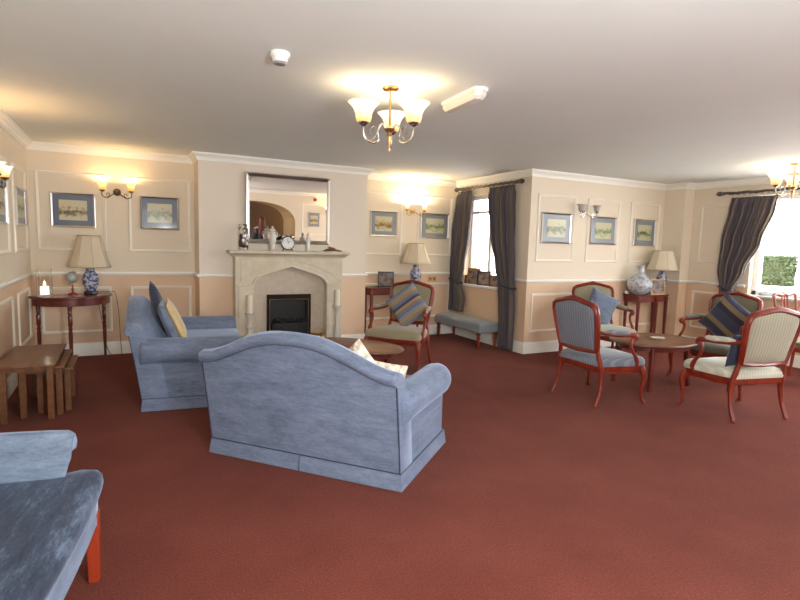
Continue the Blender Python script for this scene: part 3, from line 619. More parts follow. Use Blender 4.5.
picture('framed print nearest the bay corner, left of the unlit sconce', 'y', YW, -1, 4.965, 5.495, 1.50, 1.912, LS[1], 'mat_grey')
picture('framed print directly right of the unlit sconce on the bay wall', 'y', YW, -1, 5.872, 6.377, 1.505, 1.902, LS[3], 'mat_grey')
picture('framed print over the side table with the big vase', 'y', YW, -1, 6.76, 7.24, 1.505, 1.905, LS[4], 'mat_grey')
picture('narrow-looking framed print on the left wall nearest the alcove corner', 'x', XL, 1, 6.42, 7.02, 1.515, 1.90, LS[3], 'mat_grey')
picture('framed print cut off by the left edge of the photo', 'x', XL, 1, 5.42, 5.93, 1.51, 1.90, LS[0], 'mat_grey')
picture('framed print on the rear wall, seen only in the mirror', 'y', YR, 1, 4.78, 5.14, 1.49, 1.90, LS[2], 'mat_grey')

# ------------------------------------------------------------------ wall sconces
def bell(r0, r1, h): return [(r0 * .6, 0), (r0, .006), (r0 * 1.15, h * .22), (r0 * 1.22, h * .45), (lerp(r0, r1, .40), h * .70), (r1 * .86, h * .90), (r1, h), (r1 * .97, h), (r1 * .82, h * .90), (lerp(r0, r1, .32), h * .70), (r0 * 1.12, h * .45), (r0 * 1.05, h * .2), (r0 * .6, .012)]
def sconce(label, loc, rotz, lit, metal, sh, power=0, color=WARM, off=.15, group='two-arm wall sconces'):
    t = thing('wall_sconce', label, 'wall light', loc, rotz, group)   # local -y points into the room
    mb = MB(); mb.xf(Matrix()); mb.lathe([(.042, 0), (.042, .008), (.03, .018), (.018, .04), (.012, .05), (.001, .052)], n=24); mb.xf(Matrix.Rotation(PI/2, 4, 'X')); obj('wall_plate', mb, metal, t)
    for s in (-1, 1):
        P = [(0, -.04, 0), (s * .04, -.06, -.03), (s * .07, -.08, -.055), (s * off * .72, -.10, -.075), (s * off, -.11, -.055), (s * off * 1.03, -.11, -.01), (s * off, -.11, .0)]
        mb = MB(); mb.tube(spline(P, 6), .0055, 8)
        mb.tube(spline([(s * off * .72, -.10, -.075), (s * .075, -.10, -.045), (s * .085, -.10, -.02), (s * .105, -.10, -.03), (s * .10, -.10, -.045)], 6), .004, 6)
        mb.lathe([(.008, -.01), (.026, .0), (.03, .012), (.012, .014)], (s * off, -.11, .0), 16); a = obj('arm', mb, metal, t)
        mb = MB(); mb.lathe(bell(.030, .060, .088), (s * off, -.11, .012), 28, cap=False); obj('glass_shade', mb, sh, t, angle=70)
        if lit:
            x, y = s * off, -.11; c, sn = math.cos(rotz), math.sin(rotz)
            light('POINT', 'sconce_bulb', (loc[0] + x * c - y * sn, loc[1] + x * sn + y * c, loc[2] + .085), power, color, .025)
    return t
sconce('lit two-arm sconce with amber glass shades in the left alcove', (-.055, YA, 1.955), 0, True, 'bronze', 'glow_amber', 2.2, (1, .62, .28))
sconce('lit two-arm sconce between the two prints right of the chimney breast', (3.965, YA, 1.945), 0, True, 'brass', 'glow', 8.0, (1, .76, .46))
sconce('unlit two-arm sconce with grey glass shades on the bay wall', (5.71, YW, 1.94), 0, False, 'chrome', 'shade_off')
sconce('lit sconce on the left wall cut off by the edge of the photo', (XL, 5.15, 1.865), PI/2, True, 'bronze', 'glow', 3.0, (1, .62, .28))
sconce('lit sconce on the rear wall, seen in the mirror', (5.44, YR, 1.96), PI, True, 'bronze', 'glow', 6.0, (1, .66, .3))
tag(obj('alarm_sounder', MB().lathe([(.05, 0), (.05, .03), (.04, .05), (.001, .055)], n=20).xf(Matrix.Rotation(-PI/2, 4, 'X')), 'red', loc=(4.98, YR, 2.27)), 'round red fire alarm sounder high on the rear wall, seen in the mirror', 'alarm')

# ------------------------------------------------------------------ chandeliers
def chandelier(label, loc, rot0, power, metal='brass', drop=.26):
    t = thing('chandelier', label, 'ceiling light', loc, rot0, 'three-arm chandeliers')
    mb = MB(); mb.lathe([(.052, 0), (.055, -.01), (.045, -.022), (.02, -.03), (.001, -.032)], n=24); obj('ceiling_rose', mb, metal, t)
    mb = MB(); mb.cyl((0, 0, -.02), (0, 0, -drop), .008); obj('rod', mb, metal, t)
    mb = MB(); mb.lathe([(.008, -drop + .02), (.02, -drop + .01), (.038, -drop - .005), (.03, -drop - .02), (.012, -drop - .03), (.02, -drop - .045), (.01, -drop - .065), (.014, -drop - .09), (.006, -drop - .12), (.010, -drop - .135), (.001, -drop - .155)], n=18); obj('hub', mb, metal, t)
    for i in range(3):
        a = 2 * PI * i / 3; c, s = math.cos(a) * .93, math.sin(a) * .93
        P = [(.02, -drop - .015), (.06, -drop + .02), (.09, -drop - .02), (.085, -drop - .08), (.125, -drop - .105), (.18, -drop - .085), (.20, -drop - .04), (.20, -drop + .005)]
        mb = MB(); mb.tube(spline([(r * c, r * s, z) for r, z in P], 6), .006, 8)
        mb.tube(spline([(r * c, r * s, z) for r, z in [(.15, -drop - .10), (.10, -drop - .05), (.12, -drop - .0), (.15, -drop - .03), (.135, -drop - .05)]], 6), .0035, 6)
        mb.lathe([(.008, -drop - .01), (.03, -drop + .004), (.036, -drop + .018), (.012, -drop + .02)], (.20 * c, .20 * s, 0), 16); obj('arm', mb, 'chrome', t)
        mb = MB(); mb.lathe(bell(.044, .102, .125), (.20 * c, .20 * s, -drop + .014), 32, cap=False); obj('glass_shade', mb, 'glow', t, angle=70)
        ca, sa = math.cos(a + rot0), math.sin(a + rot0)
        light('POINT', 'chandelier_bulb', (loc[0] + .186 * ca, loc[1] + .186 * sa, loc[2] - drop + .13), power, (1, .80, .52), .03)
    return t
# measured: left shade, right shade and one behind
chandelier('brass three-arm chandelier with lit bell shades, centre of the ceiling', (1.575, 3.24, H), math.radians(-27 + 86), 1.7)
chandelier('lit chandelier at the right edge of the photo before the window', (6.65, 3.35, H), math.radians(150), 3.0)
# smoke detector, emergency light
t = thing('smoke_detector', 'round white smoke detector on the ceiling', 'smoke detector', (.78, 2.99, H))
mb = MB(); mb.lathe([(.052, 0), (.055, -.012), (.05, -.024), (.042, -.030), (.04, -.050), (.03, -.054), (.001, -.054)], n=28); obj('housing', mb, 'white', t)
mb = MB(); mb.lathe([(.034, -.052), (.03, -.062), (.001, -.064)], n=24); obj('sensor_grille', mb, 'grey_plastic', t)
t = thing('emergency_light', 'white oblong emergency light on the ceiling right of the chandelier', 'emergency light', (2.08, 3.14, H), math.radians(90 - 4))
mb = MB(); mb.loft([[(x, y, z) for x, y in [(-.23, -.05), (.23, -.05), (.25, 0), (.23, .05), (-.23, .05), (-.25, 0)]] for z in (0, -.022)]); obj('base_plate', mb, 'white', t)
mb = MB(); mb.loft([[(x * s, y * s2, z) for x, y in [(-.22, -.045), (.22, -.045), (.24, 0), (.22, .045), (-.22, .045), (-.24, 0)]] for s, s2, z in [(1, 1, -.022), (.98, .95, -.05), (.9, .7, -.07)]]); obj('diffuser', mb, mat('milky_diffuser', (.72, .68, .60), .25), t, angle=30)

# ------------------------------------------------------------------ fireplace
FX0, FX1, FY = 1.20, 2.60, 6.66
t = thing('fireplace', 'cream stone fireplace with a pointed Tudor arch and black firebox', 'fireplace', (1.90, 6.85, 0))
ap = [(-.475, 0), (-.475, .86), (-.462, .905), (-.43, .945), (-.37, .985), (-.27, 1.02), (0, 1.10)]
ap = ap + [(-x, z) for x, z in ap[-2::-1]]
mb = MB(); mb.prism([(-.70, 0)] + ap + [(.70, 0), (.70, 1.235), (-.70, 1.235)], lambda a, b, d: (a, d, b), -.002, -.17); obj('surround', mb, 'stone', t, bevel=.01, angle=30)
mb = MB()   # raised arch moulding
mb.tube([(x * 1.035, -.172, .86 + (z - .86) * 1.06 if z > .86 else z) for x, z in ap], .016, 8, (1, .7))
mb.box(-.66, -.50, -.185, -.16, .0, .86); mb.box(.50, .66, -.185, -.16, .0, .86)
mb.box(-.675, -.49, -.195, -.16, .86, .885); mb.box(.49, .675, -.195, -.16, .86, .885)
for s in (-1, 1):
    mb.prism([(s * .64, 1.19), (s * .10, 1.19), (s * .10, 1.165), (s * .30, 1.12), (s * .50, 1.03), (s * .60, .96), (s * .64, .92)], lambda a, b, d: (a, d, b), -.168, -.176)
obj('carved_moulding', mb, 'stone', t, bevel=.004)
mb = MB()
mb.loft([[(x * sx, y, z) for x, y in [(-1, 0), (-1, -d), (1, -d), (1, 0)]] for sx, d, z in [(.715, .18, 1.225), (.73, .20, 1.245), (.755, .225, 1.265), (.775, .245, 1.27), (.775, .245, 1.30), (.765, .237, 1.306)]]); obj('mantel_shelf', mb, 'stone', t, angle=25)
mb = MB(); mb.prism([(-.5, 0), (-.28, 0), (-.28, .735), (.28, .735), (.28, 0), (.5, 0), (.5, 1.12), (-.5, 1.12)], lambda a, b, d: (a, d, b), -.002, -.06); obj('back_panel', mb, 'stone_in', t)
mb = MB(); mb.prism([(-.292, 0.05), (-.245, 0.05), (-.245, .67), (.245, .67), (.245, 0.05), (.292, 0.05), (.292, .745), (-.292, .745)], lambda a, b, d: (a, d, b), -.055, -.085); obj('firebox_frame', mb, 'black_gloss', t, bevel=.004)
mb = MB(); mb.tube([(-.255, -.087, .05), (-.255, -.087, .68), (.255, -.087, .68), (.255, -.087, .05)], .006, 6); obj('brass_trim', mb, 'brass', t)
mb = MB(); mb.box(-.245, .245, -.02, -.004, .05, .67); mb.box(-.245, -.235, -.075, -.02, .05, .67); mb.box(.235, .245, -.075, -.02, .05, .67); mb.box(-.245, .245, -.075, -.02, .66, .67); obj('firebox', mb, 'black', t)
mb = MB(); mb.box(-.23, .23, -.125, -.06, .36, .375); mb.box(-.23, .23, -.135, -.125, .10, .375)
for i in range(14): mb.cyl((-.21 + i * .032, -.14, .10), (-.21 + i * .032, -.14, .34), .004, n=6)
obj('fire_grate', mb, 'black', t)
rnd = random.Random(5); mb = MB()
for _ in range(26):
    cx, cy, cz, r = rnd.uniform(-.2, .2), rnd.uniform(-.11, -.06), .39 + rnd.uniform(-.01, .03), rnd.uniform(.018, .032)
    mb.lathe([(r * math.sin(a) * rnd.uniform(.85, 1.1), -r * math.cos(a)) for a in [PI * i / 5 for i in range(6)]], (cx, cy, cz), 7)
obj('coals', mb, 'coal', t)
mb = MB(); mb.box(-.80, .80, -.56, -.17, .001, .05); mb.box(-.47, .47, -.17, -.06, .001, .05); obj('hearth', mb, 'stone_in', t, bevel=.006)
# mirror leaning very slightly forward
t = thing('wall_mirror', 'large silver-framed mirror over the fireplace', 'mirror', (1.90, 6.835, 1.395), 0, rot=(math.radians(1.3), 0, 0))
hw, hh, fw = .552, .873, .05; prof = [(0, 0), (0, -.03), (.012, -.04), (.035, -.03), (fw, -.018), (fw, 0)]
rings = [[(sx * (hw - o), d, (o if sz < 0 else hh - o)) for o, d in prof] for sx, sz in ((-1, -1), (1, -1), (1, 1), (-1, 1))]
mb = MB(); mb.loft(rings, False, True, True); obj('frame', mb, 'silver', t, angle=20)
obj('mirror_glass', MB().box(-hw + .04, hw - .04, -.018, -.006, .04, hh - .04), 'mirror', t)
# mantel ornaments
ZM = 1.306
def ymant(x, y=6.70): return (x, y, ZM)
t = thing('floral_vase', 'tall cylindrical vase with dark floral pattern at the left end of the mantel', 'vase', ymant(1.305, 6.70))
mb = MB(); mb.lathe([(.045, 0), (.058, .01), (.060, .10), (.052, .15), (.058, .20), (.055, .26), (.044, .285), (.055, .315), (.046, .315), (.036, .28)], n=28); obj('body', mb, 'floral', t, angle=60)
t = thing('lidded_jar', 'white porcelain jar with handles left of the mantel clock', 'vase', ymant(1.655, 6.68))
mb = MB(); mb.lathe([(.035, 0), (.04, .012), (.026, .03), (.036, .08), (.047, .15), (.048, .19), (.035, .225), (.030, .24), (.042, .25)], n=24); obj('body', mb, 'porcelain', t, angle=60)
mb = MB(); mb.lathe([(.042, .25), (.034, .268), (.012, .282), (.016, .30), (.001, .31)], n=20); obj('lid', mb, 'porcelain', t, angle=60)
for s in (-1, 1):
    mb = MB(); mb.tube(spline([(s * .035, 0, .225), (s * .058, 0, .235), (s * .06, 0, .20), (s * .052, 0, .17)], 5), .006, 6); obj('handle', mb, 'porcelain', t)
t = thing('alarm_clock', 'round twin-bell clock with black rim and white dial on the mantel', 'clock', ymant(1.85, 6.68))
mb = MB(); mb.lathe([(.001, .03), (.085, .03), (.088, .02), (.088, -.02), (.080, -.022), (.078, -.016), (.001, -.016)], n=36); mb.xf(Matrix.Translation((0, 0, .10)) @ Matrix.Rotation(PI/2, 4, 'X') @ Matrix.Rotation(PI, 4, 'X')); obj('case', mb, 'black_gloss', t)
mb = MB(); mb.lathe([(.001, 0), (.076, 0), (.076, .004), (.001, .004)], n=36); mb.xf(Matrix.Translation((0, -.017, .10)) @ Matrix.Rotation(PI/2, 4, 'X')); f = obj('dial', mb, 'white', t)
mb = MB()
for i in range(12):
    a = 2 * PI * i / 12; d = Vector((math.sin(a), 0, math.cos(a))); mb.cyl(Vector((0, -.023, .10)) + d * .058, Vector((0, -.023, .10)) + d * .070, .0025, n=5)
obj('hour_marks', mb, 'black_gloss', f)
mb = MB(); mb.cyl((0, -.025, .10), (.025, -.025, .125), .003, n=5); mb.cyl((0, -.025, .10), (-.012, -.025, .155), .0022, n=5); obj('hands', mb, 'black_gloss', f)
for s in (-1, 1):
    mb = MB(); mb.lathe([(.03 * math.cos(a), .03 * math.sin(a)) for a in [PI/2 * i / 6 for i in range(6)]] + [(.001, .03)], (0, 0, 0), 16); mb.xf(Matrix.Translation((s * .048, 0, .18)) @ Matrix.Rotation(s * .5, 4, 'Y')); mb.cyl((s * .04, 0, .16), (s * .048, 0, .185), .004); obj('bell', mb, 'chrome', t)
    mb = MB(); mb.cyl((s * .05, -.005, .03), (s * .065, -.005, 0), .007); obj('foot', mb, 'black_gloss', t)
t = thing('slim_figurine', 'slim white porcelain figurine right of the mantel clock', 'figurine', ymant(2.12, 6.70))
mb = MB(); mb.lathe([(.035, 0), (.035, .012), (.026, .02), (.03, .06), (.024, .11), (.028, .15), (.022, .175), (.010, .19), (.017, .205), (.016, .225), (.004, .24)], n=18); obj('body', mb, 'porcelain', t, angle=60)
mb = MB()
for s in (-1, 1): mb.tube(spline([(s * .02, 0, .17), (s * .034, -.01, .13), (s * .015, -.03, .12)], 5), [.008]*11, 6)
obj('arms', mb, 'porcelain', t)
t = thing('driftwood_ornament', 'low brown carved wood ornament at the right end of the mantel', 'ornament', ymant(2.46, 6.68))
mb = MB(); mb.tube(spline([(-.13, 0, .012), (-.07, .01, .024), (-.01, -.01, .035), (.05, .01, .022), (.13, -.005, .010)], 6), splr([.006, .018, .026, .014, .005], 6), 8)
mb.tube(spline([(-.03, 0, .03), (-.04, 0, .058), (-.075, 0, .062)], 5), splr([.014, .012, .005], 5), 8); mb.tube(spline([(.02, 0, .02), (.05, -.03, .014), (.08, -.04, .008)], 5), splr([.01, .008, .005], 5), 7); obj('body', mb, 'drift', t)
# hearth candlesticks and brass pot
HZ = .05
t = thing('candlestick', 'cream candlestick with broad domed foot on the hearth, left of the firebox', 'candlestick', (1.335, 6.50, HZ), 0, 'hearth candlesticks')
mb = MB(); mb.lathe([(.11, 0), (.12, .02), (.12, .10), (.105, .17), (.06, .225), (.03, .25), (.024, .30), (.042, .33), (.024, .36), (.03, .44), (.05, .49), (.055, .50), (.02, .505)], n=28); obj('stem', mb, 'porcelain', t, angle=60)
mb = MB(); mb.lathe([(.034, .50), (.034, .72), (.002, .725)], n=18); obj('candle', mb, 'candle', t)
t = thing('candlestick', 'slim cream turned candlestick on the hearth, right of the firebox', 'candlestick', (2.46, 6.50, HZ), 0, 'hearth candlesticks')
mb = MB(); mb.lathe([(.08, 0), (.08, .02), (.05, .06), (.03, .12), (.042, .20), (.03, .28), (.022, .36), (.034, .40), (.02, .46), (.03, .51), (.058, .55), (.058, .565), (.02, .57)], n=28); obj('stem', mb, 'porcelain', t, angle=60)
mb = MB(); mb.lathe([(.034, .565), (.034, .77), (.002, .775)], n=18); obj('candle', mb, 'candle', t)
t = thing('brass_scuttle', 'small brass pot with a hoop handle at the right of the firebox', 'pot', (2.21, 6.50, HZ))
mb = MB(); mb.lathe([(.05, 0), (.07, .02), (.095, .10), (.09, .17), (.075, .20), (.085, .22), (.078, .22), (.066, .20), (.08, .16), (.06, .03), (.001, .02)], n=24); obj('bowl', mb, 'brass', t, angle=60)
mb = MB(); mb.tube([(.08 * math.cos(a), 0, .21 + .07 * math.sin(a)) for a in [PI * i / 12 for i in range(13)]], .005, 6); obj('handle', mb, 'brass', t)

# ------------------------------------------------------------------ console tables
def console(label, loc, w, d, h, bow, m, nlegs):
    t = thing('console_table', label, 'table', (loc[0], loc[1], 0), 0, 'straight-legged console tables')
    def out(e): return [(w + e, 0), (-w - e, 0), (-w - e, -d * .75 - e)] + [(-w * .8 + w * 1.6 * i / 12, -d * .78 - e - bow * math.sin(PI * i / 12) ** 1.3) for i in range(13)] + [(w + e, -d * .75 - e)]
    mb = MB(); mb.loft([[(x, y, z) for x, y in out(e)] for e, z in [(-.006, h - .022), (.0, h - .016), (0, h - .006), (-.006, h)]]); obj('tabletop', mb, m, t, angle=30)
    mb = MB(); mb.loft([[(x, y, z) for x, y in out(-.02)] for z in (h - .105, h - .021)]); obj('apron', mb, m, t)
    for x, y in [(-w + .04, -.03), (w - .04, -.03), (-w + .04, -d * .72), (w - .04, -d * .72)] + ([(0.0, -d + .03)] if nlegs > 4 else []):
        mb = MB(); mb.loft([[(x + a * s, y + b * s, z) for a, b in ((-1, -1), (1, -1), (1, 1), (-1, 1))] for s, z in ((.012, 0), (.019, h - .10), (.019, h - .03))]); obj('leg', mb, m, t, bevel=.003)
    return t
console('cherry-red bow-fronted console table under the bay wall prints', (6.95, YW - .03, 0), .345, .34, .79, .05, 'side_wood', 5)
console('dark red console table behind the fireside armchair', (3.63, YA - .03, 0), .49, .34, .79, .02, 'side_wood', 4)
lamp('table lamp with cream shade on the console behind the fireside armchair', (3.925, 7.05, .79), .4, .30, .085, .36, .66, .235, .12, 'china')
lamp('table lamp with cream shade beside the big vase on the cherry console', (7.155, 5.265, .79), .2, .32, .075, .37, .65, .235, .13, 'china')
t = thing('bulbous_vase', 'large pale blue-grey china vase with narrow neck on the cherry console', 'vase', (6.735, 5.31, .79))
mb = MB(); mb.lathe([(.07, 0), (.085, .01), (.14, .05), (.175, .12), (.18, .17), (.16, .22), (.11, .265), (.065, .30), (.055, .34), (.052, .40), (.062, .425), (.05, .425), (.045, .38)], n=40); obj('body', mb, 'china_pale', t, angle=70)
def photo_frame(label, loc, rotz, w, h, fm, group=None, cat='photo frame', im=None):
    t = thing('photo_frame', label, cat, loc, rotz, group, )
    lean = Matrix.Rotation(-.16, 4, 'X'); b = .018
    mb = MB(); rings = [[(sx * (w/2 - o), d, (o if sz < 0 else h - o)) for o, d in [(0, 0), (0, -.014), (b, -.012), (b, 0)]] for sx, sz in ((-1, -1), (1, -1), (1, 1), (-1, 1))]
    mb.loft(rings, False, True, True); mb.box(-w/2 + .006, w/2 - .006, 0, .004, .006, h - .006); mb.xf(lean); obj('frame', mb, fm, t, angle=20)
    mb = MB(); mb.box(-w/2 + b, w/2 - b, -.006, -.001, b, h - b); mb.xf(lean); obj('photo', mb, im or PH, t)
    mb = MB(); mb.loft([[(x, y, z) for x in (-.015, .015)] for y, z in ((.028 + h * .07, h * .62), (.09, .002))], False, False); obj('stand', mb, fm, t, solid=.003)
    return t
photo_frame('dark-framed family photo on the console behind the fireside armchair', (3.44, 7.07, .793), -.3, .24, .23, 'black_wood')
photo_frame('gold-brown framed picture between vase and lamp on the cherry console', (7.0, 5.195, .793), -.25, .24, .23, 'old_gold')
t = thing('small_white_pot', 'tiny white pot at the left end of the cherry console', 'pot', (6.628, 5.44, .79))
mb = MB(); mb.lathe([(.022, 0), (.032, .015), (.033, .03), (.022, .045), (.018, .044)], n=18); obj('body', mb, 'porcelain', t)
# photos on the sill of window 1
ZS = .847
photo_frame('gold-framed photo on the small window sill', (4.79, 6.77, ZS), -PI/2 + .45, .22, .25, 'old_gold', 'photos on the window sill')
photo_frame('dark-framed photo right of the gold frame on the small window sill', (4.79, 6.50, ZS), -PI/2 + .65, .20, .22, 'black_wood', 'photos on the window sill')
photo_frame('small reddish photo frame half behind the left curtain on the sill', (4.80, 6.93, ZS), -PI/2 + .2, .12, .13, 'side_wood', 'photos on the window sill')
photo_frame('brown photo frame beside the right curtain on the sill', (4.80, 6.25, ZS), -PI/2 + .5, .15, .17, 'oak', 'photos on the window sill')
# things on the sill of window 2
t = thing('small_dish', 'small dark dish on the right window sill', 'dish', (7.70, 4.12, .875)); mb = MB(); mb.lathe([(.03, 0), (.05, .02), (.055, .03), (.045, .028), (.001, .01)], n=20); obj('bowl', mb, 'grey_plastic', t)

# ------------------------------------------------------------------ brass switch
t = thing('double_dimmer_switch', 'brass double dimmer switch on the recess wall beside the lamp', 'switch', (4.355, YA, .90))
obj('plate', MB().box(-.075, .075, -.008, 0, -.042, .042), 'brass', t, bevel=.003)
for s in (-1, 1):
    mb = MB(); mb.lathe([(.016, 0), (.014, .02), (.001, .021)], n=16); mb.xf(Matrix.Translation((s * .036, -.008, 0)) @ Matrix.Rotation(PI/2, 4, 'X')); obj('knob', mb, 'bronze', t)

# ------------------------------------------------------------------ bench under window 1
t = thing('window_bench', 'long grey-blue upholstered bench with turned red legs under the small window', 'bench', (4.55, 6.57, 0))
mb = MB(); mb.loft([[(sx * (.185 - e), sy * (.60 - e), z) for sx, sy in ((-1, -1), (1, -1), (1, 1), (-1, 1))] for e, z in [(.01, .225), (0, .235), (0, .30), (.004, .335), (.03, .36), (.09, .368)]])
obj('cushion', mb, 'bench', t, bevel=.012, seg=3)
mb = MB()
for i in range(6):
    for j in (-1, 1): mb.lathe([(.012, 0), (.010, .005), (.001, .007)], (j * .07, -.46 + i * .184, .366), 10)
obj('buttons', mb, 'bench', t)
for sx in (-1, 1):
    for sy in (-1, 1):
        mb = MB(); mb.lathe([(.016, 0), (.022, .02), (.018, .05), (.026, .08), (.018, .10), (.028, .14), (.022, .18), (.030, .19), (.030, .226)], (sx * .145, sy * .53, 0), 14); obj('leg', mb, 'red_wood', t)

# ------------------------------------------------------------------ curtains
def curtain(label, x, prof, n, tie, group, amp=.035):
    # prof: list of (z, y0, y1, xoff)
    t = thing('striped_curtain', label, 'curtain', (0, 0, 0), 0, group)
    P = sorted([(z, a, b, c) for z, a, b, c in prof]); z0, z1 = P[0][0], P[-1][0]
    def fn(u, v):
        z = lerp(z0, z1, v); a, b, c = pl(P, z); wid = abs(b - a); am = min(amp, wid * .16)
        top = 1 if z < z1 - .08 else .45
        return Vector((x + c + am * top * math.sin(2 * PI * n * u + .6 * math.sin(3 * z)) + .006 * math.sin(9 * u + 4 * z), lerp(a, b, u) + .012 * math.sin(2 * PI * n * u * .5 + z), z))
    mb = MB(); mb.grid(fn, n * 10, 44); obj('drape', mb, 'curtain', t, angle=80, solid=.005)
    if tie:
        z, a, b = tie; mb = MB(); c = pl(P, z)[2]; cy, ry = (a + b) / 2, abs(b - a) / 2 + .012; ry_ = ry
        mb.tube([(x + c + (am_ := .062) * math.cos(q), cy + ry_ * math.sin(q), z + .03 * math.sin(q)) for q in [2*PI*i/28 for i in range(28)]], .011, 8, (1, 2.2), loop=True); obj('tieback', mb, 'piping', t)
    return t
CG = 'curtains of the small window'
curtain('left striped curtain of the small window, tied back behind the bench', 4.685, [(2.27, 6.76, 7.10, 0), (2.1, 6.76, 7.12, 0), (1.6, 6.78, 7.22, 0), (1.1, 6.88, 7.24, 0), (.88, 6.96, 7.23, .0), (.6, 6.86, 7.24, 0), (.40, 6.90, 7.25, 0)], 6, (.88, 6.96, 7.23), CG)
curtain('right striped curtain of the small window hanging to the floor', 4.685, [(2.27, 5.75, 6.29, 0), (2.1, 5.75, 6.28, 0), (1.6, 5.72, 6.20, 0), (1.15, 5.68, 6.07, 0), (.90, 5.67, 5.98, 0), (.6, 5.66, 5.95, 0), (.375, 5.66, 5.93, 0), (.02, 5.66, 5.93, 0)], 8, (.90, 5.67, 5.98), CG)
curtain('striped curtain gathered to the left of the large right window', 7.53, [(2.20, 3.95, 4.56, 0), (2.05, 3.97, 4.58, 0), (1.6, 4.10, 4.65, 0), (1.2, 4.27, 4.66, 0), (.93, 4.40, 4.60, 0), (.6, 4.34, 4.64, 0), (.02, 4.32, 4.68, 0)], 9, (.93, 4.40, 4.60), None)
def rod(label, x, y0, y1, z, xw, z2=None):
    t = thing('curtain_rod', label, 'curtain rod', (0, 0, 0), 0, 'twisted pewter curtain rods'); z2 = z2 or z
    n = 60; mb = MB(); mb.tube([(x + .005 * math.cos(i * 1.3), lerp(y0, y1, i / n), z + .005 * math.sin(i * 1.3)) for i in range(n + 1)], .018, 8); obj('pole', mb, 'pewter', t)
    for s, y in ((-1, y0), (1, y1)):
        mb = MB(); mb.lathe([(.013, 0), (.028, .012), (.016, .025), (.030, .045), (.034, .07), (.022, .10), (.001, .125)], n=12); mb.xf(Matrix.Translation((x, y, z)) @ Matrix.Rotation(-s * PI/2, 4, 'X')); obj('finial', mb, 'pewter', t)
    for y in (y0 + .07, y1 - .07): 
        mb = MB(); mb.tube([(xw, y, z), (x, y, z - .016)], .009, 8); mb.lathe([(.025, 0), (.02, .012), (.001, .014)], n=12) if False else None; obj('bracket', mb, 'pewter', t)
    return t
def rings(t, x, z, ys):
    for y in ys:
        mb = MB(); mb.tube([(x + .024 * math.cos(a), y, z - .006 + .024 * math.sin(a)) for a in [2*PI*i/16 for i in range(16)]], .0035, 6, loop=True); obj('ring', mb, 'pewter', t)
t = rod('pewter curtain rod over the small window', 4.685, 5.68, 7.10, 2.305, XW); rings(t, 4.685, 2.305, [5.79 + .07 * i for i in range(8)] + [6.82 + .07 * i for i in range(4)])
t = rod('pewter curtain rod over the large right window', 7.53, 1.45, 4.66, 2.265, XR); rings(t, 7.53, 2.265, [4.0 + .078 * i for i in range(8)])

# ------------------------------------------------------------------ dining chairs by the right window
def dining(label, loc, deg):
    t = thing('dining_chair', label, 'chair', (loc[0], loc[1], 0), math.radians(deg), 'splat-back dining chairs')
    for s in (-1, 1):
        mb = MB(); mb.tube(spline([(-.19, s * .18, 0), (-.17, s * .18, .3), (-.17, s * .185, .46), (-.20, s * .21, .75), (-.235, s * .225, .96)], 5), splr([.015, .018, .02, .016, .014], 5), 8); obj('stile', mb, 'bright_wood', t)
        obj('leg', MB().loft([[(.19 + a * w_, s * .215 + b * w_, z) for a, b in ((-1, -1), (1, -1), (1, 1), (-1, 1))] for w_, z in ((.015, 0), (.021, .43))]), 'bright_wood', t, bevel=.003)
    mb = MB(); mb.tube(spline([(-.235, -.25, .955), (-.238, -.17, .985), (-.245, -.07, .965), (-.248, 0, .985), (-.245, .07, .965), (-.238, .17, .985), (-.235, .25, .955)], 5), splr([.012, .02, .02, .024, .02, .02, .012], 5), 8); obj('crest_rail', mb, 'bright_wood', t)
    mb = MB()
    for k_ in (-1, 0, 1): mb.tube(spline([(-.18, k_ * .025, .47), (-.19, k_ * .05, .6), (-.205, k_ * .02, .70), (-.22, k_ * .065, .83), (-.24, k_ * .05, .97)], 6), .010, 6, (1, 1.5))
    mb.tube([(-.213, -.06, .77), (-.213, .06, .77)], .008, 6); obj('splat', mb, 'bright_wood', t)
    obj('seat', MB().loft([[(x * s, y * s, z) for x, y in ((-.19, -.19), (.21, -.24), (.21, .24), (-.19, .19))] for s, z in ((1, .40), (1.02, .44), (.97, .468), (.8, .478))]), 'olive', t, bevel=.01)
    obj('seat_rail', MB().loft([[(x, y, z) for x, y in ((-.185, -.185), (.205, -.232), (.205, .232), (-.185, .185))] for z in (.355, .405)]), 'bright_wood', t)
    return t
dining('red splat-back dining chair with its back to the large right window', (6.84, 3.18), -90)

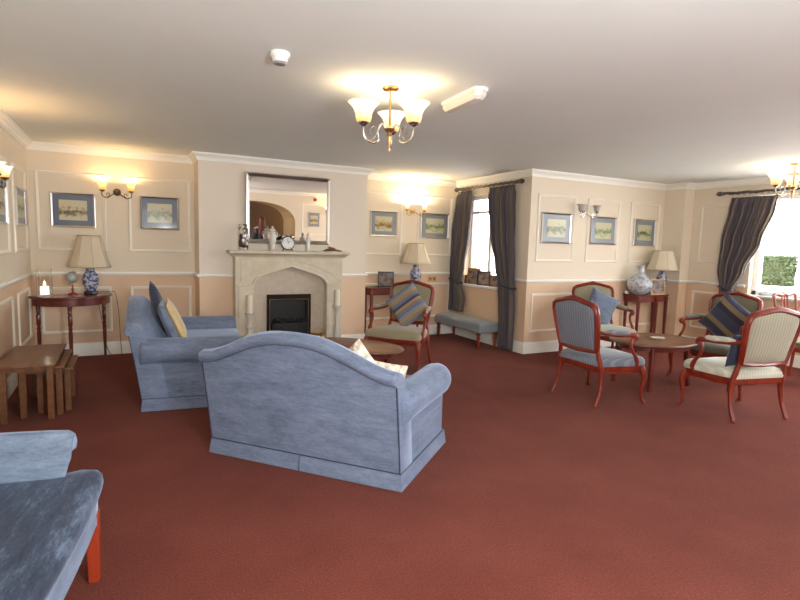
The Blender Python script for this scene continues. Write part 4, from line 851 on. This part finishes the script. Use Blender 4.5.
# ------------------------------------------------------------------ person seen in the mirror
def person(loc, rotz):
    t = thing('person', 'person with long auburn hair and dark top standing back-turned, seen in the mirror', 'person', loc, rotz)
    V = {'pelvis': (0, 0, .93, .15), 'waist': (0, 0, 1.08, .125), 'chest': (.01, 0, 1.28, .15), 'neck0': (0, 0, 1.42, .085), 'neck': (.01, 0, 1.48, .052), 'head0': (.02, 0, 1.55, .075), 'head1': (.02, 0, 1.63, .085)}
    E = [('pelvis', 'waist'), ('waist', 'chest'), ('chest', 'neck0'), ('neck0', 'neck'), ('neck', 'head0'), ('head0', 'head1')]
    for s, n in ((-1, 'r'), (1, 'l')):
        V.update({'sh' + n: (0, s * .17, 1.38, .062), 'el' + n: (-.03, s * .215, 1.12, .042), 'wr' + n: (.07, s * .21, .90, .03), 'hip' + n: (0, s * .09, .86, .10), 'kn' + n: (.02, s * .10, .48, .06), 'an' + n: (-.01, s * .10, .09, .042), 'toe' + n: (.13, s * .11, .035, .034)})
        E += [('neck0', 'sh' + n), ('sh' + n, 'el' + n), ('el' + n, 'wr' + n), ('pelvis', 'hip' + n), ('hip' + n, 'kn' + n), ('kn' + n, 'an' + n), ('an' + n, 'toe' + n)]
        for i, (dy, ln) in enumerate([(-.03, .065), (-.01, .078), (.01, .072), (.028, .058)]):
            V['f%s%d' % (n, i)] = (.085 + dy * .6, s * (.21 + dy * .3), .90 - ln, .010); V['g%s%d' % (n, i)] = (.10 + dy * .8, s * .205, .86 - ln, .008)
            E += [('wr' + n, 'f%s%d' % (n, i)), ('f%s%d' % (n, i), 'g%s%d' % (n, i))]
        V['t' + n] = (.12, s * .19, .86, .010); E.append(('wr' + n, 't' + n))
    def skin(name, V, E, m, root, sub=2):
        me = bpy.data.meshes.new(name); ks = list(V); me.from_pydata([V[k_][:3] for k_ in ks], [(ks.index(a), ks.index(b)) for a, b in E], [])
        o = bpy.data.objects.new(name, me); C.objects.link(o); o.parent = t; o.modifiers.new('skin', 'SKIN')
        for i, k_ in enumerate(ks): me.skin_vertices[0].data[i].radius = (V[k_][3],) * 2; me.skin_vertices[0].data[i].use_root = (k_ == root)
        sb = o.modifiers.new('sub', 'SUBSURF'); sb.levels = sub; sb.render_levels = sub; me.materials.append(M[m]); return o
    skin('body', V, E, 'skin', 'pelvis')
    def grow(keys, g): return {k_: (*V[k_][:3], V[k_][3] + g) for k_ in keys}
    tk = ['pelvis', 'waist', 'chest', 'neck0', 'shl', 'shr', 'ell', 'elr', 'wrl', 'wrr']; tv = grow(tk, .022); tv['wrl'] = (.05, .212, .95, .05); tv['wrr'] = (.05, -.212, .95, .05)
    skin('dark_top', tv, [e for e in E if e[0] in tk and e[1] in tk], 'coat', 'pelvis')
    lk = ['pelvis', 'hipl', 'hipr', 'knl', 'knr', 'anl', 'anr']; skin('trousers', grow(lk, .018), [e for e in E if e[0] in lk and e[1] in lk], 'trouser', 'pelvis')
    mb = MB(); rings = []
    for z, rx, ry, cx in [(1.20, .03, .10, -.13), (1.27, .045, .13, -.12), (1.38, .06, .13, -.09), (1.47, .085, .115, -.05), (1.56, .10, .105, -.02), (1.64, .105, .10, -.01), (1.69, .09, .085, 0), (1.725, .05, .05, 0), (1.735, .01, .01, 0)]:
        rings.append([(cx + rx * math.cos(a), ry * math.sin(a), z) for a in [2*PI*i/24 for i in range(24)]])
    mb.loft(rings); obj('hair', mb, 'hair', t, angle=80)
    return t
person((3.36, -1.15, 0), -PI/2 - .2)
